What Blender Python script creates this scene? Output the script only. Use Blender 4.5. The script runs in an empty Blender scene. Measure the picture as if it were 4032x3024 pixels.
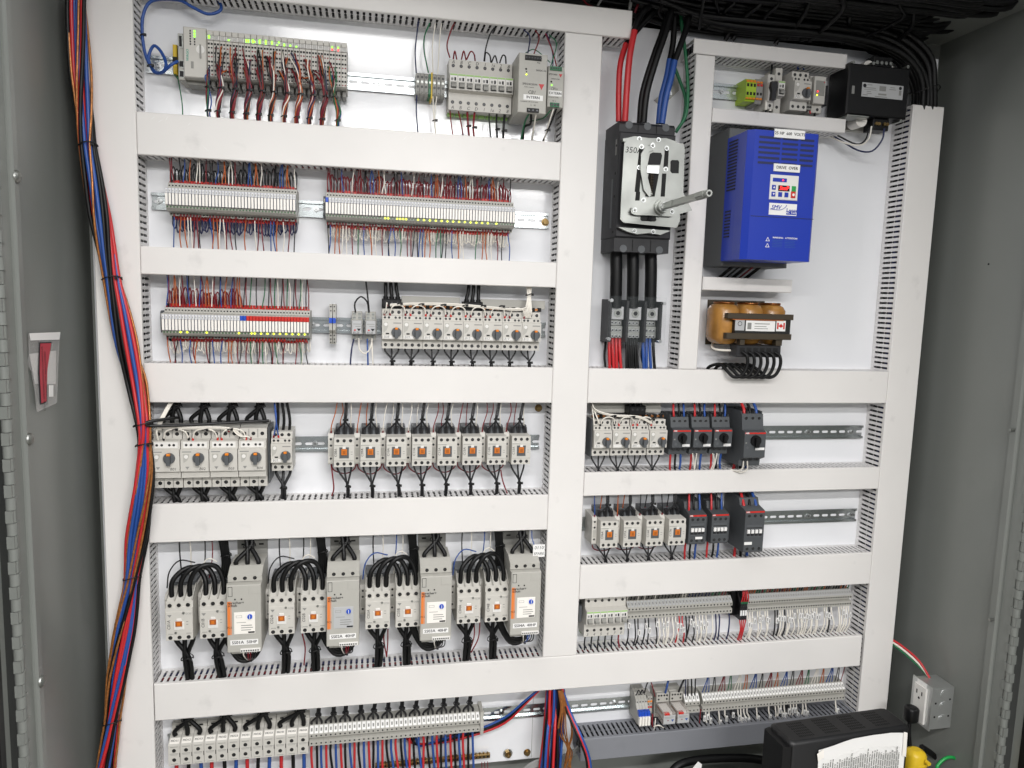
import bpy, math, random
from mathutils import Vector
random.seed(11)
SC = bpy.context.scene
COL = SC.collection
S = .001                     # everything below is written in millimetres

# ------------------------------------------------------------------ camera, world, lamps, exposure
FPX = 2866.4                 # focal length in pixels of the 4032-wide photograph
ROT = ((0.98078022, -0.02956644, -0.19286261), (0.00610921, 0.992621, -0.1211042), (0.1950201, 0.11759837, 0.97372367))
DIST = 1672.0                # camera to mounting plate
cam = bpy.data.cameras.new('camera'); camo = bpy.data.objects.new('camera', cam); COL.objects.link(camo)
cam.sensor_width = 36; cam.lens = FPX / 4032 * 36; cam.clip_start = .02; cam.clip_end = 60
r0, r1, r2 = ROT
cx, cy, cz = (r0[0], r0[2], -r0[1]), (-r1[0], -r1[2], r1[1]), (-r2[0], -r2[2], r2[1])
from mathutils import Matrix
camo.matrix_world = Matrix(((cx[0], cy[0], cz[0], 0), (cx[1], cy[1], cz[1], -DIST * S), (cx[2], cy[2], cz[2], 0), (0, 0, 0, 1)))
SC.camera = camo
wd = bpy.data.worlds.new('World'); SC.world = wd; wd.use_nodes = True
bg = wd.node_tree.nodes['Background']; bg.inputs[0].default_value = (.93, .96, 1, 1); bg.inputs[1].default_value = .25
def area(name, x, y, z, sx, sy, watts, col=(1, .985, .968)):
    l = bpy.data.lights.new(name, 'AREA'); l.shape = 'RECTANGLE'; l.size = sx; l.size_y = sy; l.energy = watts; l.color = col
    o = bpy.data.objects.new(name, l); COL.objects.link(o); o.location = (x, y, z)
    o['kind'] = 'helper'
area('ceiling_lamp_far', .05, -2.07, .775, 1.7, .12, 54)   # strip lamps face straight down
area('ceiling_lamp_near', -.04, -.93, .81, .48, .50, 5)
area('ceiling_lamp_front', .55, -.43, .84, 2.0, .16, 2.0)
area('added_fill_back', 1.25, -4.2, 1.05, 2.2, .8, 165)  # added fill for the lower and right parts, no known lamp there
vs = SC.view_settings; vs.view_transform = 'Standard'; vs.look = 'None'; vs.exposure = 0.17; vs.gamma = 1
SC.cycles.max_bounces = 5; SC.cycles.diffuse_bounces = 3; SC.cycles.glossy_bounces = 2; SC.cycles.use_light_tree = False; SC.cycles.transmission_bounces = 4
SC.cycles.transparent_max_bounces = 6; SC.cycles.caustics_reflective = False; SC.cycles.caustics_refractive = False

def ray(u, v):
    a, b = (u - 2016) / FPX, (v - 1512) / FPX
    return [a * ROT[0][i] + b * ROT[1][i] + ROT[2][i] for i in range(3)]
def A(c, r, x, y, h=0):      # spot in photograph tile (c, r) -> (x, z, h) on the plane h in front of the plate
    d = ray(c * 1008 + x * .4557, r * 756 + y * .4557); s = (DIST - h) / d[2]
    return (d[0] * s, -d[1] * s, h)
def onx(c, r, x, y, X):      # the same on the plane x = X: (x, z, h)
    d = ray(c * 1008 + x * .4557, r * 756 + y * .4557); s = X / d[0]
    return (X, -d[1] * s, DIST - d[2] * s)

# ------------------------------------------------------------------ materials
MATS = {}
def hexlin(c):
    c = [int(c[i:i + 2], 16) / 255 for i in (0, 2, 4)]
    return [x / 12.92 if x < .04045 else ((x + .055) / 1.055) ** 2.4 for x in c]
def mat(n, col, rough=.5, metal=0., var=0., vscale=8., bump=0., bscale=200., spec=.5, emit=0., alpha=1., smudge=0., stretch=None, trans=0.):
    m = bpy.data.materials.new(n); m.use_nodes = True; nt = m.node_tree; b = nt.nodes['Principled BSDF']; I = b.inputs
    c = hexlin(col) if isinstance(col, str) else col
    I['Base Color'].default_value = (*c, 1); I['Roughness'].default_value = rough; I['Metallic'].default_value = metal
    I['Specular IOR Level'].default_value = spec
    if emit: I['Emission Color'].default_value = (*c, 1); I['Emission Strength'].default_value = emit
    if alpha < 1: I['Alpha'].default_value = alpha
    if trans: I['Transmission Weight'].default_value = trans
    L = nt.links.new
    def noise(sc, det=4, st=None):
        tc = nt.nodes.new('ShaderNodeTexCoord'); t = nt.nodes.new('ShaderNodeTexNoise'); t.inputs['Scale'].default_value = sc; t.inputs['Detail'].default_value = det
        if st:
            mp = nt.nodes.new('ShaderNodeMapping'); mp.inputs['Scale'].default_value = st; L(tc.outputs['Object'], mp.inputs[0]); L(mp.outputs[0], t.inputs['Vector'])
        else: L(tc.outputs['Object'], t.inputs['Vector'])
        return t
    if var or smudge:
        t = noise(vscale, 5, stretch); mr = nt.nodes.new('ShaderNodeMapRange')
        mr.inputs[1].default_value = .3; mr.inputs[2].default_value = .75; mr.inputs[3].default_value = 1 + var * .4; mr.inputs[4].default_value = 1 - var
        L(t.outputs['Fac'], mr.inputs[0])
        last = mr.outputs[0]
        if smudge:                       # handling marks: sparse darker patches
            t2 = noise(13, 6); m2 = nt.nodes.new('ShaderNodeMapRange')
            m2.inputs[1].default_value = .64; m2.inputs[2].default_value = .82; m2.inputs[3].default_value = 1; m2.inputs[4].default_value = 1 - smudge
            L(t2.outputs['Fac'], m2.inputs[0]); mu = nt.nodes.new('ShaderNodeMath'); mu.operation = 'MULTIPLY'; L(last, mu.inputs[0]); L(m2.outputs[0], mu.inputs[1]); last = mu.outputs[0]
        hs = nt.nodes.new('ShaderNodeHueSaturation'); hs.inputs['Color'].default_value = (*c, 1); L(last, hs.inputs['Value']); L(hs.outputs[0], I['Base Color'])
        mr3 = nt.nodes.new('ShaderNodeMapRange'); mr3.inputs[3].default_value = rough * .85; mr3.inputs[4].default_value = min(1, rough * 1.2); L(t.outputs['Fac'], mr3.inputs[0]); L(mr3.outputs[0], I['Roughness'])
    if bump:
        t = noise(bscale, 2); bp = nt.nodes.new('ShaderNodeBump'); bp.inputs['Strength'].default_value = bump; bp.inputs['Distance'].default_value = .001
        L(t.outputs['Fac'], bp.inputs['Height']); L(bp.outputs[0], I['Normal'])
    MATS[n] = m; return m
mat('plate', 'f1f2f5', .13, var=.03, vscale=3, bump=.1, bscale=420, smudge=.03, spec=1.0)
mat('duct', 'e9e6e3', .38, var=.05, vscale=4, smudge=.24, bump=.03, bscale=90)
mat('ductwall', 'e4e2e1', .45)
mat('greyduct', '85878d', .45, var=.06, vscale=5, smudge=.1)
mat('cabinet', '7c7f7b', .3, var=.06, vscale=3, bump=.12, bscale=350, smudge=.05)
mat('cabinetdark', '4b4d4b', .5, var=.1)
mat('hinge', '7f827e', .35, var=.06, bump=.1, bscale=300)
mat('rail', 'c9cfd0', .24, 1, var=.12, vscale=6, stretch=(1, 30, 30))
mat('steel', 'c4c6c6', .28, 1, var=.08, vscale=20)
mat('zinc', 'a3a5a1', .4, 1, var=.2, vscale=14)
mat('brass', '8f7850', .35, 1, var=.2, vscale=40)
mat('copper', 'c08050', .3, 1)
mat('pgrey', 'b4b2ab', .5, var=.04, vscale=30)
mat('pgreyd', '94938e', .5, var=.05, vscale=30)
mat('pcream', 'cbc8c1', .48, var=.03, vscale=30)
mat('pwhite', 'e6e4e0', .42, var=.02)
mat('relaywhite', 'f6f2eb', .4)
mat('paper', 'efeeec', .6)
mat('dkgrey', '55585b', .45, var=.08, vscale=30)
mat('abb', '4a4d50', .5, var=.08, vscale=40)
mat('black', '0b0b0d', .45, spec=.35)
mat('blackm', '222225', .5, var=.1, vscale=30)
mat('blackcable', '0b0b0c', .45, spec=.35, var=.15, vscale=40)
mat('hole', '060606', .7)
mat('screw', '4e4e50', .4, 1)
mat('red', 'c22a2f', .38, var=.06)
mat('dred', '7c1622', .4, var=.06)
mat('redplate', 'c9281f', .4)
mat('tieblack', '101011', .45)
mat('wblue', '28509a', .4, var=.06)
mat('navy', '1c2450', .4)
mat('wblack', '17171a', .4)
mat('worange', 'b9602c', .4)
mat('wwhite', 'ece7dd', .42)
mat('wgreen', '1f6b45', .4)
mat('wgrey', '8c8c8a', .45)
mat('wbrown', 'b0723c', .32, .4, var=.5, vscale=160)
mat('blue', '1f4fc0', .4)
mat('drive', '1736a8', .33, var=.05, vscale=6)
mat('drivegrey', '5b5d5e', .5)
mat('orange', 'd2741e', .4)
mat('orangetip', 'ee8a22', .4)
mat('rust', 'a85a1c', .4)
mat('ssorange', 'e5803a', .5)
mat('lime', 'a9c82e', .45)
mat('green', '1f9a4a', .4)
mat('stripe', '9ecb74', .5)
mat('yellow', 'd9b726', .4)
mat('ink', '1c1c20', .7)
mat('inkgrey', '8b8b88', .7)
mat('teal', '2a9c86', .5)
mat('ledgreen', (.25, 1, .02), .3, emit=2.2)
mat('ledred', (1, .03, .03), .3, emit=2.0)
mat('ledyel', (.75, .9, .03), .3, emit=1.8)
mat('ledoff', '4f6f4e', .3)
mat('clear', '9aa2a4', .05, alpha=.035, spec=.5)
mat('relayclear', 'd8cfc8', .12, alpha=.35)
mat('film', 'd8d6d4', .15, alpha=.24, bump=.6, bscale=60)
mat('markerwhite', 'd6d7dc', .5)
mat('boxsteel', 'd4d6d5', .42, .85, var=.12, vscale=10)
mat('concrete', '94928c', .8, var=.2, vscale=2)
mat('pinkred', 'b73644', .5)
mat('amber', 'b6823f', .24, var=.5, vscale=24, spec=.7)
mat('lam', '171614', .5, var=.15, vscale=50)
mat('bronze', '3f3628', .42, var=.1, vscale=40)
mat('upsblack', '131315', .48, bump=.15, bscale=600)
mat('silverlabel', 'b9babb', .4)

# ------------------------------------------------------------------ mesh building (x right, z up, h out of the plate)
class MB:
    def __init__(s): s.v = []; s.f = []; s.fm = []; s.sm = []; s.mats = []
    def add(s, V, F, m, smooth=False):
        if m not in s.mats: s.mats.append(m)
        k = s.mats.index(m); n = len(s.v); s.v += V
        for f in F: s.f.append([i + n for i in f]); s.fm.append(k); s.sm.append(smooth)
        return s
    def box(s, x0, x1, z0, z1, h0, h1, m, c=0.):
        if x0 > x1: x0, x1 = x1, x0
        if z0 > z1: z0, z1 = z1, z0
        c = min(c, (x1 - x0) * .4, (z1 - z0) * .4, (h1 - h0) * .8)
        if c <= 0:
            V = [(x, z, h) for h in (h0, h1) for z in (z0, z1) for x in (x0, x1)]
            F = [(0, 1, 3, 2), (4, 6, 7, 5), (0, 4, 5, 1), (2, 3, 7, 6), (0, 2, 6, 4), (1, 5, 7, 3)]
        else:
            R = lambda h, i: [(x0 + i, z0 + i, h), (x1 - i, z0 + i, h), (x1 - i, z1 - i, h), (x0 + i, z1 - i, h)]
            V = R(h0, 0) + R(h1 - c, 0) + R(h1, c)
            F = [(0, 1, 2, 3), (8, 11, 10, 9)]
            for o in (0, 4):
                for i in range(4): j = (i + 1) % 4; F.append((o + i, o + 4 + i, o + 4 + j, o + j))
        return s.add(V, F, m)
    def prism(s, P, a, b, m, axis='h'):   # axis h: P=(x,z); axis x: P=(h,z); axis z: P=(x,h)
        n = len(P)
        T = {'h': lambda p, q: (p[0], p[1], q), 'x': lambda p, q: (q, p[1], p[0]), 'z': lambda p, q: (p[0], q, p[1])}[axis]
        V = [T(p, a) for p in P] + [T(p, b) for p in P]
        F = [tuple(range(n)), tuple(range(2 * n - 1, n - 1, -1))] + [(i, n + i, n + (i + 1) % n, (i + 1) % n) for i in range(n)]
        return s.add(V, F, m)
    def cyl(s, x, z, h0, h1, r, m, n=10, r2=None, top=None):
        r2 = r if r2 is None else r2
        C = [(math.cos(6.28319 * i / n + .26), math.sin(6.28319 * i / n + .26)) for i in range(n)]
        V = [(x + r * a, z + r * b, h0) for a, b in C] + [(x + r2 * a, z + r2 * b, h1) for a, b in C]
        s.add(V, [(i, n + i, n + (i + 1) % n, (i + 1) % n) for i in range(n)], m, n > 7)
        s.add(V[n:], [tuple(range(n))], top or m)
        return s
    def rod(s, p, q, r, m, n=8, r2=None): return s.tube([p, q], r, m, n, 1, cap=True, r2=r2)
    def tube(s, pts, r, m, n=6, seg=4, cap=True, r2=None):
        P = [Vector(p) for p in pts]
        if seg > 1 and len(P) > 2:
            Q = []
            E = [P[0] * 2 - P[1]] + P + [P[-1] * 2 - P[-2]]
            for i in range(1, len(E) - 2):
                a, b, c, d = E[i - 1:i + 3]
                for k in range(seg):
                    t = k / seg
                    Q.append(.5 * (2 * b + (c - a) * t + (2 * a - 5 * b + 4 * c - d) * t * t + (3 * b - a - 3 * c + d) * t ** 3))
            Q.append(P[-1]); P = Q
        V = []; up = None
        for i, p in enumerate(P):
            d = (P[min(i + 1, len(P) - 1)] - P[max(i - 1, 0)])
            if d.length < 1e-6: d = Vector((0, 1, 0))
            d.normalize()
            if up is None: up = d.orthogonal().normalized()
            up = (up - d * up.dot(d)); up = up.normalized() if up.length > 1e-4 else d.orthogonal().normalized()
            sd = d.cross(up); rr = r if r2 is None else r + (r2 - r) * i / (len(P) - 1)
            for k in range(n):
                a = 6.28319 * k / n; V.append(tuple(p + up * (rr * math.cos(a)) + sd * (rr * math.sin(a))))
        F = [(i * n + k, (i + 1) * n + k, (i + 1) * n + (k + 1) % n, i * n + (k + 1) % n) for i in range(len(P) - 1) for k in range(n)]
        s.add(V, F, m, True)
        if cap: s.add(V[:n], [tuple(range(n))], m); s.add(V[-n:], [tuple(range(n))], m)
        return s
    def mesh(s, name, o=(0, 0, 0), fix=True):
        me = bpy.data.meshes.new(name)
        me.from_pydata([((x - o[0]) * S, -(h - o[2]) * S, (z - o[1]) * S) for x, z, h in s.v], [], s.f)
        for m in s.mats: me.materials.append(MATS[m])
        me.polygons.foreach_set('material_index', s.fm); me.polygons.foreach_set('use_smooth', s.sm)
        me.update()
        if fix:
            import bmesh
            b = bmesh.new(); b.from_mesh(me); bmesh.ops.recalc_face_normals(b, faces=b.faces); b.to_mesh(me); b.free()
        return me
def wl(p): return (p[0] * S, -p[2] * S, p[1] * S)
class N:                     # a part of a prototype: name, MB, place, sub-parts
    def __init__(s, name, mb, loc=(0, 0, 0), kids=(), label=None): s.name = name; s.mb = mb; s.loc = loc; s.kids = list(kids); s.label = label; s.me = None
    def mesh(s):
        if s.me is None: s.me = s.mb.mesh(s.name)
        return s.me
def link(name, data, parent=None, loc=(0, 0, 0)):
    o = bpy.data.objects.new(name, data); COL.objects.link(o); o.location = wl(loc)
    if parent: o.parent = parent
    return o
def spawn(nodes, parent, loc=(0, 0, 0)):
    out = []
    for n in nodes:
        o = link(n.name, n.mesh() if n.mb else None, parent, tuple(a + b for a, b in zip(n.loc, loc)))
        if n.label: o['label'] = n.label
        out.append(o)
        if n.kids: spawn(n.kids, o)
    return out
def tag(o, label, cat, group=None, kind=None):
    if label: o['label'] = label
    if cat: o['category'] = cat
    if group: o['group'] = group
    if kind: o['kind'] = kind
    return o
def thing(name, label, cat, loc, nodes=(), group=None):
    o = tag(link(name, None, None, loc), label, cat, group); spawn(nodes, o); return o
def solid(name, mb, label, cat, loc=(0, 0, 0), group=None): return tag(link(name, mb.mesh(name, loc), None, loc), label, cat, group)
def struct(name, mb, parent=None):
    o = link(name, mb.mesh(name), parent)
    if not parent: o['kind'] = 'structure'
    return o
TXC = {}
def txt(s, size, m, x, z, h, parent, al='LEFT', shear=0, rot=0, name='lettering', bold=0):
    k = (s, size, m, al, shear, bold)
    if k not in TXC:
        c = bpy.data.curves.new('t', 'FONT'); c.body = s; c.size = 1; c.align_x = al; c.align_y = 'CENTER'; c.shear = shear; c.resolution_u = 2; c.offset = 0
        o = bpy.data.objects.new('t', c); me = bpy.data.meshes.new_from_object(o); me.transform(Matrix.Scale(size * S * 1.38, 4)); me.materials.clear(); me.materials.append(MATS[m]); me.name = name
        if bold:                           # heavier strokes: the outline twice, shifted sideways
            V = [tuple(v.co) for v in me.vertices]; F = [tuple(p.vertices) for p in me.polygons]; d = size * S * .055; n = len(V)
            me = bpy.data.meshes.new(name); me.from_pydata(V + [(x + d, y, z + .00002) for x, y, z in V], [], F + [tuple(i + n for i in f) for f in F]); me.materials.append(MATS[m]); me.update()
        bpy.data.objects.remove(o); bpy.data.curves.remove(c); TXC[k] = me
    o = link(name, TXC[k], parent, (x, z, h)); o.rotation_euler = (math.pi / 2, -rot, 0); return o
def nth(i):
    w = ['zeroth', 'first', 'second', 'third', 'fourth', 'fifth', 'sixth', 'seventh', 'eighth', 'ninth', 'tenth', 'eleventh', 'twelfth']
    return w[i] if i < len(w) else '%d%s' % (i, {1: 'st', 2: 'nd', 3: 'rd'}.get(i % 10 if i not in (11, 12, 13) else 0, 'th'))
class Loom:                  # wires that leave one place together
    def __init__(s, name, label, origin, cat='wires', group=None): s.o = origin; s.e = tag(link(name, None, None, origin), label, cat, group)
    def wire(s, pts, r, m, n=5, seg=4, name='wire', end=None, fer=4):
        b = MB().tube(pts, r, m, n, seg); o = link(name, b.mesh(name, s.o, False), s.e)
        if end:
            p, q = Vector(pts[0]), Vector(pts[1]); d = (q - p).normalized()
            link('ferrule', MB().rod(tuple(p - d * 1), tuple(p + d * fer), r * 1.45, end, 6).mesh('ferrule', s.o, False), o)
        return o
    def tie(s, p, r, head=1, axis='z'):
        b = MB()
        if axis == 'z':
            C = [(p[0] + r * math.cos(a * .6283), p[1] + .25 * r * math.sin(a * 1.0), p[2] + r * math.sin(a * .6283)) for a in range(11)]
        else: C = [(p[0], p[1] + r * math.cos(a * .6283), p[2] + r * math.sin(a * .6283)) for a in range(11)]
        b.tube(C, 1.3, 'tieblack', 4, 1, False)
        if head: b.box(p[0] + r * .5, p[0] + r * .5 + 5, p[1] - 2.5, p[1] + 2.5, p[2] + r * .6, p[2] + r * .6 + 4, 'tieblack', .6)
        link('cable_tie', b.mesh('cable_tie', s.o), s.e)
    def fan(s, starts, join, end, r, m, spread=None, tie=True, mid=None):
        k = len(starts); sp = spread or r * 1.1
        for i, p in enumerate(starts):
            a = i * 2.1 + .4; o = (math.cos(a) * sp * .7, 0, math.sin(a) * sp * .7)
            J = tuple(x + y for x, y in zip(join, o)); E_ = tuple(x + y for x, y in zip(end, o))
            sg = 1 if join[1] > p[1] else -1
            q = (p[0], p[1] + sg * abs(join[1] - p[1]) * .3, p[2])
            s.wire([p, q, J, E_], r, m if isinstance(m, str) else m[i % len(m)], 6, 4)
        if tie: s.tie(join, sp + r * 1.15)
def jit(a): return random.uniform(-a, a)
# ------------------------------------------------------------------ the cabinet and the mounting plate
WX0, WX1, CZ = -580, 1442, 678
struct('back_wall', MB().box(WX0 - 10, WX1 + 10, -1500, CZ + 10, -60, -45, 'cabinet'))
struct('left_wall', MB().box(WX0 - 4, WX0, -1500, CZ, -45, 292, 'cabinet'))
struct('right_wall', MB().box(WX1, WX1 + 4, -1500, CZ, -45, 292, 'cabinet'))
cl = struct('ceiling', MB().box(WX0 - 8, WX1 + 8, CZ, CZ + 5, -45, 312, 'cabinet'))
struct('unseen_floor', MB().box(-4000, 5000, -1720, -1700, -600, 5000, 'concrete'))  # out of view, added to block world light from below
struct('cabinet_floor', MB().box(WX0 - 8, WX1 + 8, -1506, -1501, -45, 330, 'cabinetdark'))
struct('backplate', MB().box(-560, 1402, -1157, 626, -6, 0, 'plate').box(-566, -560.5, -1157, 626, -38, -3, 'cabinet'))
for (nm, lab, X, sg) in (('left', 'left', WX0, 1), ('right', 'right', WX1, -1)):
    lip = MB().prism([(X - 4 * sg, 292.2), (X + 9 * sg, 292.2), (X + 9 * sg, 308), (X + 5 * sg, 312), (X - 4 * sg, 312)], -1500, CZ, 'cabinet', 'z').box(X - 4.2 * sg, X - 260 * sg, -1500, CZ, 297, 303, 'cabinetdark')  # dark outer box is added, its colour stands for the shaded gap past the hinge
    e = thing('piano_hinge', 'grey piano hinge down the %s front edge of the cabinet' % lab, 'hinge', (X, -300, 312))
    kn = MB().box(-4 * sg, 1 * sg, -1200, 970, .3, 30, 'hinge')
    spawn([N('hinge_leaf', kn), N('hinge_pin', MB().rod((-3 * sg, -1200, 38), (-3 * sg, 970, 38), 3, 'cabinetdark', 6))], e)
    K = N('knuckle', MB().rod((-3 * sg, -10.5, 38), (-3 * sg, 10.5, 38), 8, 'hinge', 10).box(-9 * sg, 3.5 * sg, -10.5, 10.5, 26, 39, 'hinge'))
    K2 = N('knuckle', MB().rod((-3 * sg, -10.5, 38), (-3 * sg, 10.5, 38), 7.2, 'hinge', 10).box(-9 * sg, 2.5 * sg, -10.5, 10.5, 39, 46, 'hinge'))
    for i in range(-52, 44): spawn([K if i % 2 else K2], e, (0, i * 22, 0))
    struct(nm + '_frame_lip', lip)
    d = thing('cabinet_door', 'grey cabinet door swung open past the %s hinge' % lab, 'door', (X - 14 * sg, -300, 366))
    spawn([N('door_panel', MB().box(-2 * sg, -40 * sg, -1200, 970, 0, 620, 'cabinet', 2)), N('gasket', MB().box(-1.5 * sg, .8 * sg, -1180, 950, 22, 40, 'black', 2))], d)
for i, p in enumerate([(0, 0, 45, 1495), (0, 2, 165, 515), (0, 3, 285, 995)]):
    q = onx(*p, WX0 + 9); b = MB()
    for k in range(4):
        a, c = k * .38, (k + 1) * .38
        V = [(7 * math.sin(t), 11 * math.cos(t) * math.cos(f), 11 * math.cos(t) * math.sin(f)) for t in (a, c) for f in [6.28319 * j / 14 for j in range(14)]]
        b.add(V, [(j, 14 + j, 14 + (j + 1) % 14, (j + 1) % 14) for j in range(14)], 'zinc', True)
    solid('carriage_bolt', b, 'domed carriage bolt on the left hinge strip, %s' % ['level with the upper relay row', 'level with the large motor starters', 'lowest of the three'][i], 'bolt', (0, 0, 0), 'carriage bolts on the hinge strip').location = wl((q[0], q[1], 300))
for i, p in enumerate([(3, 2, 2130, 397), (3, 3, 1950, 375), (3, 0, 1895, 60)]):
    q = onx(*p, WX1 - 8) if i < 2 else A(*p, 150)
    b = MB().rod((q[0] - 12, q[1], q[2]), (q[0] + 8, q[1], q[2]), 3.5, 'zinc') if i < 2 else MB().rod((q[0], q[1] - 10, q[2]), (q[0], CZ, q[2]), 6, 'steel')
    solid('threaded_stud', b, ['short metal stud on the right cabinet wall, upper one', 'short metal stud on the right cabinet wall, lower one', 'metal stud hanging from the cabinet ceiling at top right'][i], 'stud', q, 'studs')
b = MB().cyl(0, 0, -1, 1, 2.4, 'hole'); q = onx(3, 1, 1905, 623, WX1 - .5)
solid('screw_hole', MB().rod((q[0] - .3, q[1], q[2]), (q[0] + .5, q[1], q[2]), 2.4, 'hole'), 'tiny dark hole in the right cabinet wall', 'hole', q)

# ------------------------------------------------------------------ wire ducts
def duct(lab, x0, x1, z0, z1, vert=False, hh=72., m='duct', fill=1, tilt=0):
    """slotted trunking with a snap-on cover; vert: it runs up and down"""
    L = (z1 - z0) if vert else (x1 - x0); Wd = (x1 - x0) if vert else (z1 - z0)
    o = (x0, z0, 0); wm = 'ductwall' if m == 'duct' else m
    T = (lambda a0, a1, b0, b1, h0, h1: (b0, b1, a0, a1, h0, h1)) if vert else (lambda a0, a1, b0, b1, h0, h1: (a0, a1, b0, b1, h0, h1))
    nodes = [N('base', MB().box(*T(0, L, 3, Wd - 3, .3, 2), wm))]
    for side in (0, 1):
        b0 = 1.2 if side == 0 else Wd - 2.8; b1 = b0 + 1.6
        b = MB().box(*T(0, L, b0, b1, .3, 11, ), wm)
        P, w = 12.6, 7.4; n = int(L / P)
        off = (L - n * P) / 2
        for i in range(n + 1):
            a = i * P + off - P / 2
            a0, a1 = max(0, a + (P - w) / 2), min(L, a + (P + w) / 2)
            if a1 <= a0: continue
            b.box(*T(a0, a1, b0, b1, 11, hh - 5), wm)
            b.box(*T(max(0, a0 - 1.6), min(L, a1 + 1.6), b0 + .1, b1 - .1, hh * .53, hh * .53 + 2), wm)
        b.box(*T(0, L, b0 + .2, b1 + (-.2), hh - 7, hh - 4.6), wm)
        nodes.append(N('slotted_wall', b))
    cv = MB().box(*T(0, L, .0, Wd, hh - 3.5, hh, ), m, 1.6)
    for bb in (.0, Wd - 1.1): cv.box(*T(0, L, bb, bb + 1.1, hh - 9, hh - 3.6), m)
    nodes.append(N('cover', cv))
    e = thing('wire_duct', lab, 'wire duct', o, nodes, 'slotted wire ducts')
    if fill:                                 # the wires that fill the duct, seen through its slots
        b = MB(); rr = random.Random(int(x0 * 7 + z0))
        k = max(4, int(Wd / 8))
        for j in range(k * 3):
            c = 6 + (Wd - 12) * ((j % k) + .5) / k; h = 9 + (hh - 26) * (j // k + .5) / 3
            A_ = [rr.uniform(-3, 3) for _ in range(6)]
            pts = [(6 + (L - 12) * t / 5, c + A_[t], h + A_[5 - t]) for t in range(6)]
            b.tube([(q[1], q[0], q[2]) if vert else q for q in pts], 4.6, rr.choice(['wblack'] * 6 + ['navy', 'dred', 'wblack']), 5, 2)
        f = link('enclosed_wires', b.mesh('enclosed_wires', (0, 0, 0), False), e); f['kind'] = 'stuff'
    return e
ZH = {0: (574, 632), 1: (259.7, 342), 2: (25.4, 81), 3: (-236.5, -155.2), 4: (-536, -452.5), 5: (-935.7, -851.7)}
duct('tall white vertical wire duct along the left edge behind the cable bundle', -534, -449.8, -1230, 672, True)
duct('white vertical wire duct down the middle between the left and right bays', 415.2, 499.2, -851, 573, True)
duct('narrow white vertical duct between the main breaker and the blue drive', 720.3, 766.2, -155.5, 555, True)
duct('tall white vertical wire duct along the right edge below the black cables', 1284.8, 1371, -1230, 490.5, True)
duct('white horizontal duct at the very top above the controller row', -449, 565, *ZH[0])
for i, s in ((1, 'below the controller and its red and black wire bundles'), (2, 'between the two long rows of slim relays'), (3, 'above the contactors and large motor starters on the left'), (4, 'above the four soft starters')):
    duct('white left bay duct ' + s, -449, 414.6, *ZH[i])
duct('long white horizontal duct below the soft starters running the full width', -448, 1277, *ZH[5])
for z, s in (((-236.5, -156.2), 'below the main breaker and the brown reactor'), ((-457.6, -401.3), 'between the dark motor starters and the dark contactors'), ((-710.7, -627), 'above the row of marked breakers and terminals')):
    duct('white right bay duct ' + s, 500, 1284, *z)
duct('short white duct at top right above the small breaker row', 713, 1098, 556.5, 589, False, 72)
duct('short white duct directly above the blue drive', 767.5, 1108, 411, 443, False, 72)
duct('short white duct between the blue drive and the brown reactor', 773, 1006.5, 31.5, 63, False, 60, 'duct', 0)
duct('grey horizontal duct at the bottom right behind the black power unit', 520, 1283, -1129, -1071, False, 72, 'greyduct')

# ------------------------------------------------------------------ DIN rails
def rail(lab, x0, x1, z, screws=(), slots=True):
    b = MB(); P, w = 25., 18.; L = x1 - x0
    for s in (1, -1):
        b.box(0, L, s * 12.4, s * 17.5, 6.4, 7.5, 'rail'); b.box(0, L, s * 11.4, s * 12.5, 1, 7.4, 'rail')
        b.box(0, L, s * 3.2, s * 11.4, .6, 1.7, 'rail')
    n = int(L / P)
    for i in range(n + 1):
        a = i * P - (P - w) / 2 if i else 0
        b.box(max(0, a), min(L, i * P + (P - w) / 2), -3.2, 3.2, .6, 1.69, 'rail')
        for sx in (1, -1):
            c = i * P + sx * (P - w) / 2
            if 0 < c < L:
                for sz in (1, -1): b.prism([(c, sz * 3.2), (c + sx * 2.2, sz * 3.2), (c, sz * 1)], .6, 1.68, 'rail')
    e = thing('mounting_rail', lab, 'rail', (x0, z, 0)); spawn([N('rail', b)], e)
    sc = N('screw', MB().cyl(0, 0, 1, 2.6, 6.3, 'steel', 12).cyl(0, 0, 2.6, 6.5, 4.6, 'steel', 6).cyl(0, 0, 6.5, 6.6, 1.5, 'screw', 6))
    for s in screws: spawn([sc], e, (s - x0, 0, 0))
    return e
rail('steel mounting rail of the controller row at upper left', -446, 400, 451, [A(1, 0, 1057, 725)[0], A(0, 0, 1370, 548)[0]])
rail('steel mounting rail under the two upper relay rows', -443, 408, 178, [A(0, 1, 1378, 73)[0], A(1, 1, 520, 150)[0]])
rail('steel mounting rail under the relays with red markers', -425, 410, -72.5, [A(1, 1, 490, 1140)[0]])
rail('steel mounting rail behind the row of eight small contactors', -215, 404, -340, [A(1, 2, 512, 515)[0]])
rail('steel rail behind the soft starter contactors', -430, 410, -690)
rail('long steel rail at the bottom carrying the motor terminals', -440, 1265, -1024, [A(1, 3, 2120, 1180)[0], A(2, 3, 885, 1105)[0]])
rail('steel rail running right of the large dark motor starter', 505, 1275, -321.5, [A(3, 2, 340, 413)[0], A(3, 2, 715, 412)[0]])
rail('steel rail running right of the largest dark contactor', 500, 1277, -545.4, [A(3, 2, 340, 1140)[0], A(3, 2, 710, 1130)[0]])
rail('steel rail under the marked breakers and white wire terminals', 515, 1262, -765)
rail('short steel rail of the small breaker row at top right', 770, 1085, 499.5, [A(2, 0, 1805, 780)[0]])
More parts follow.
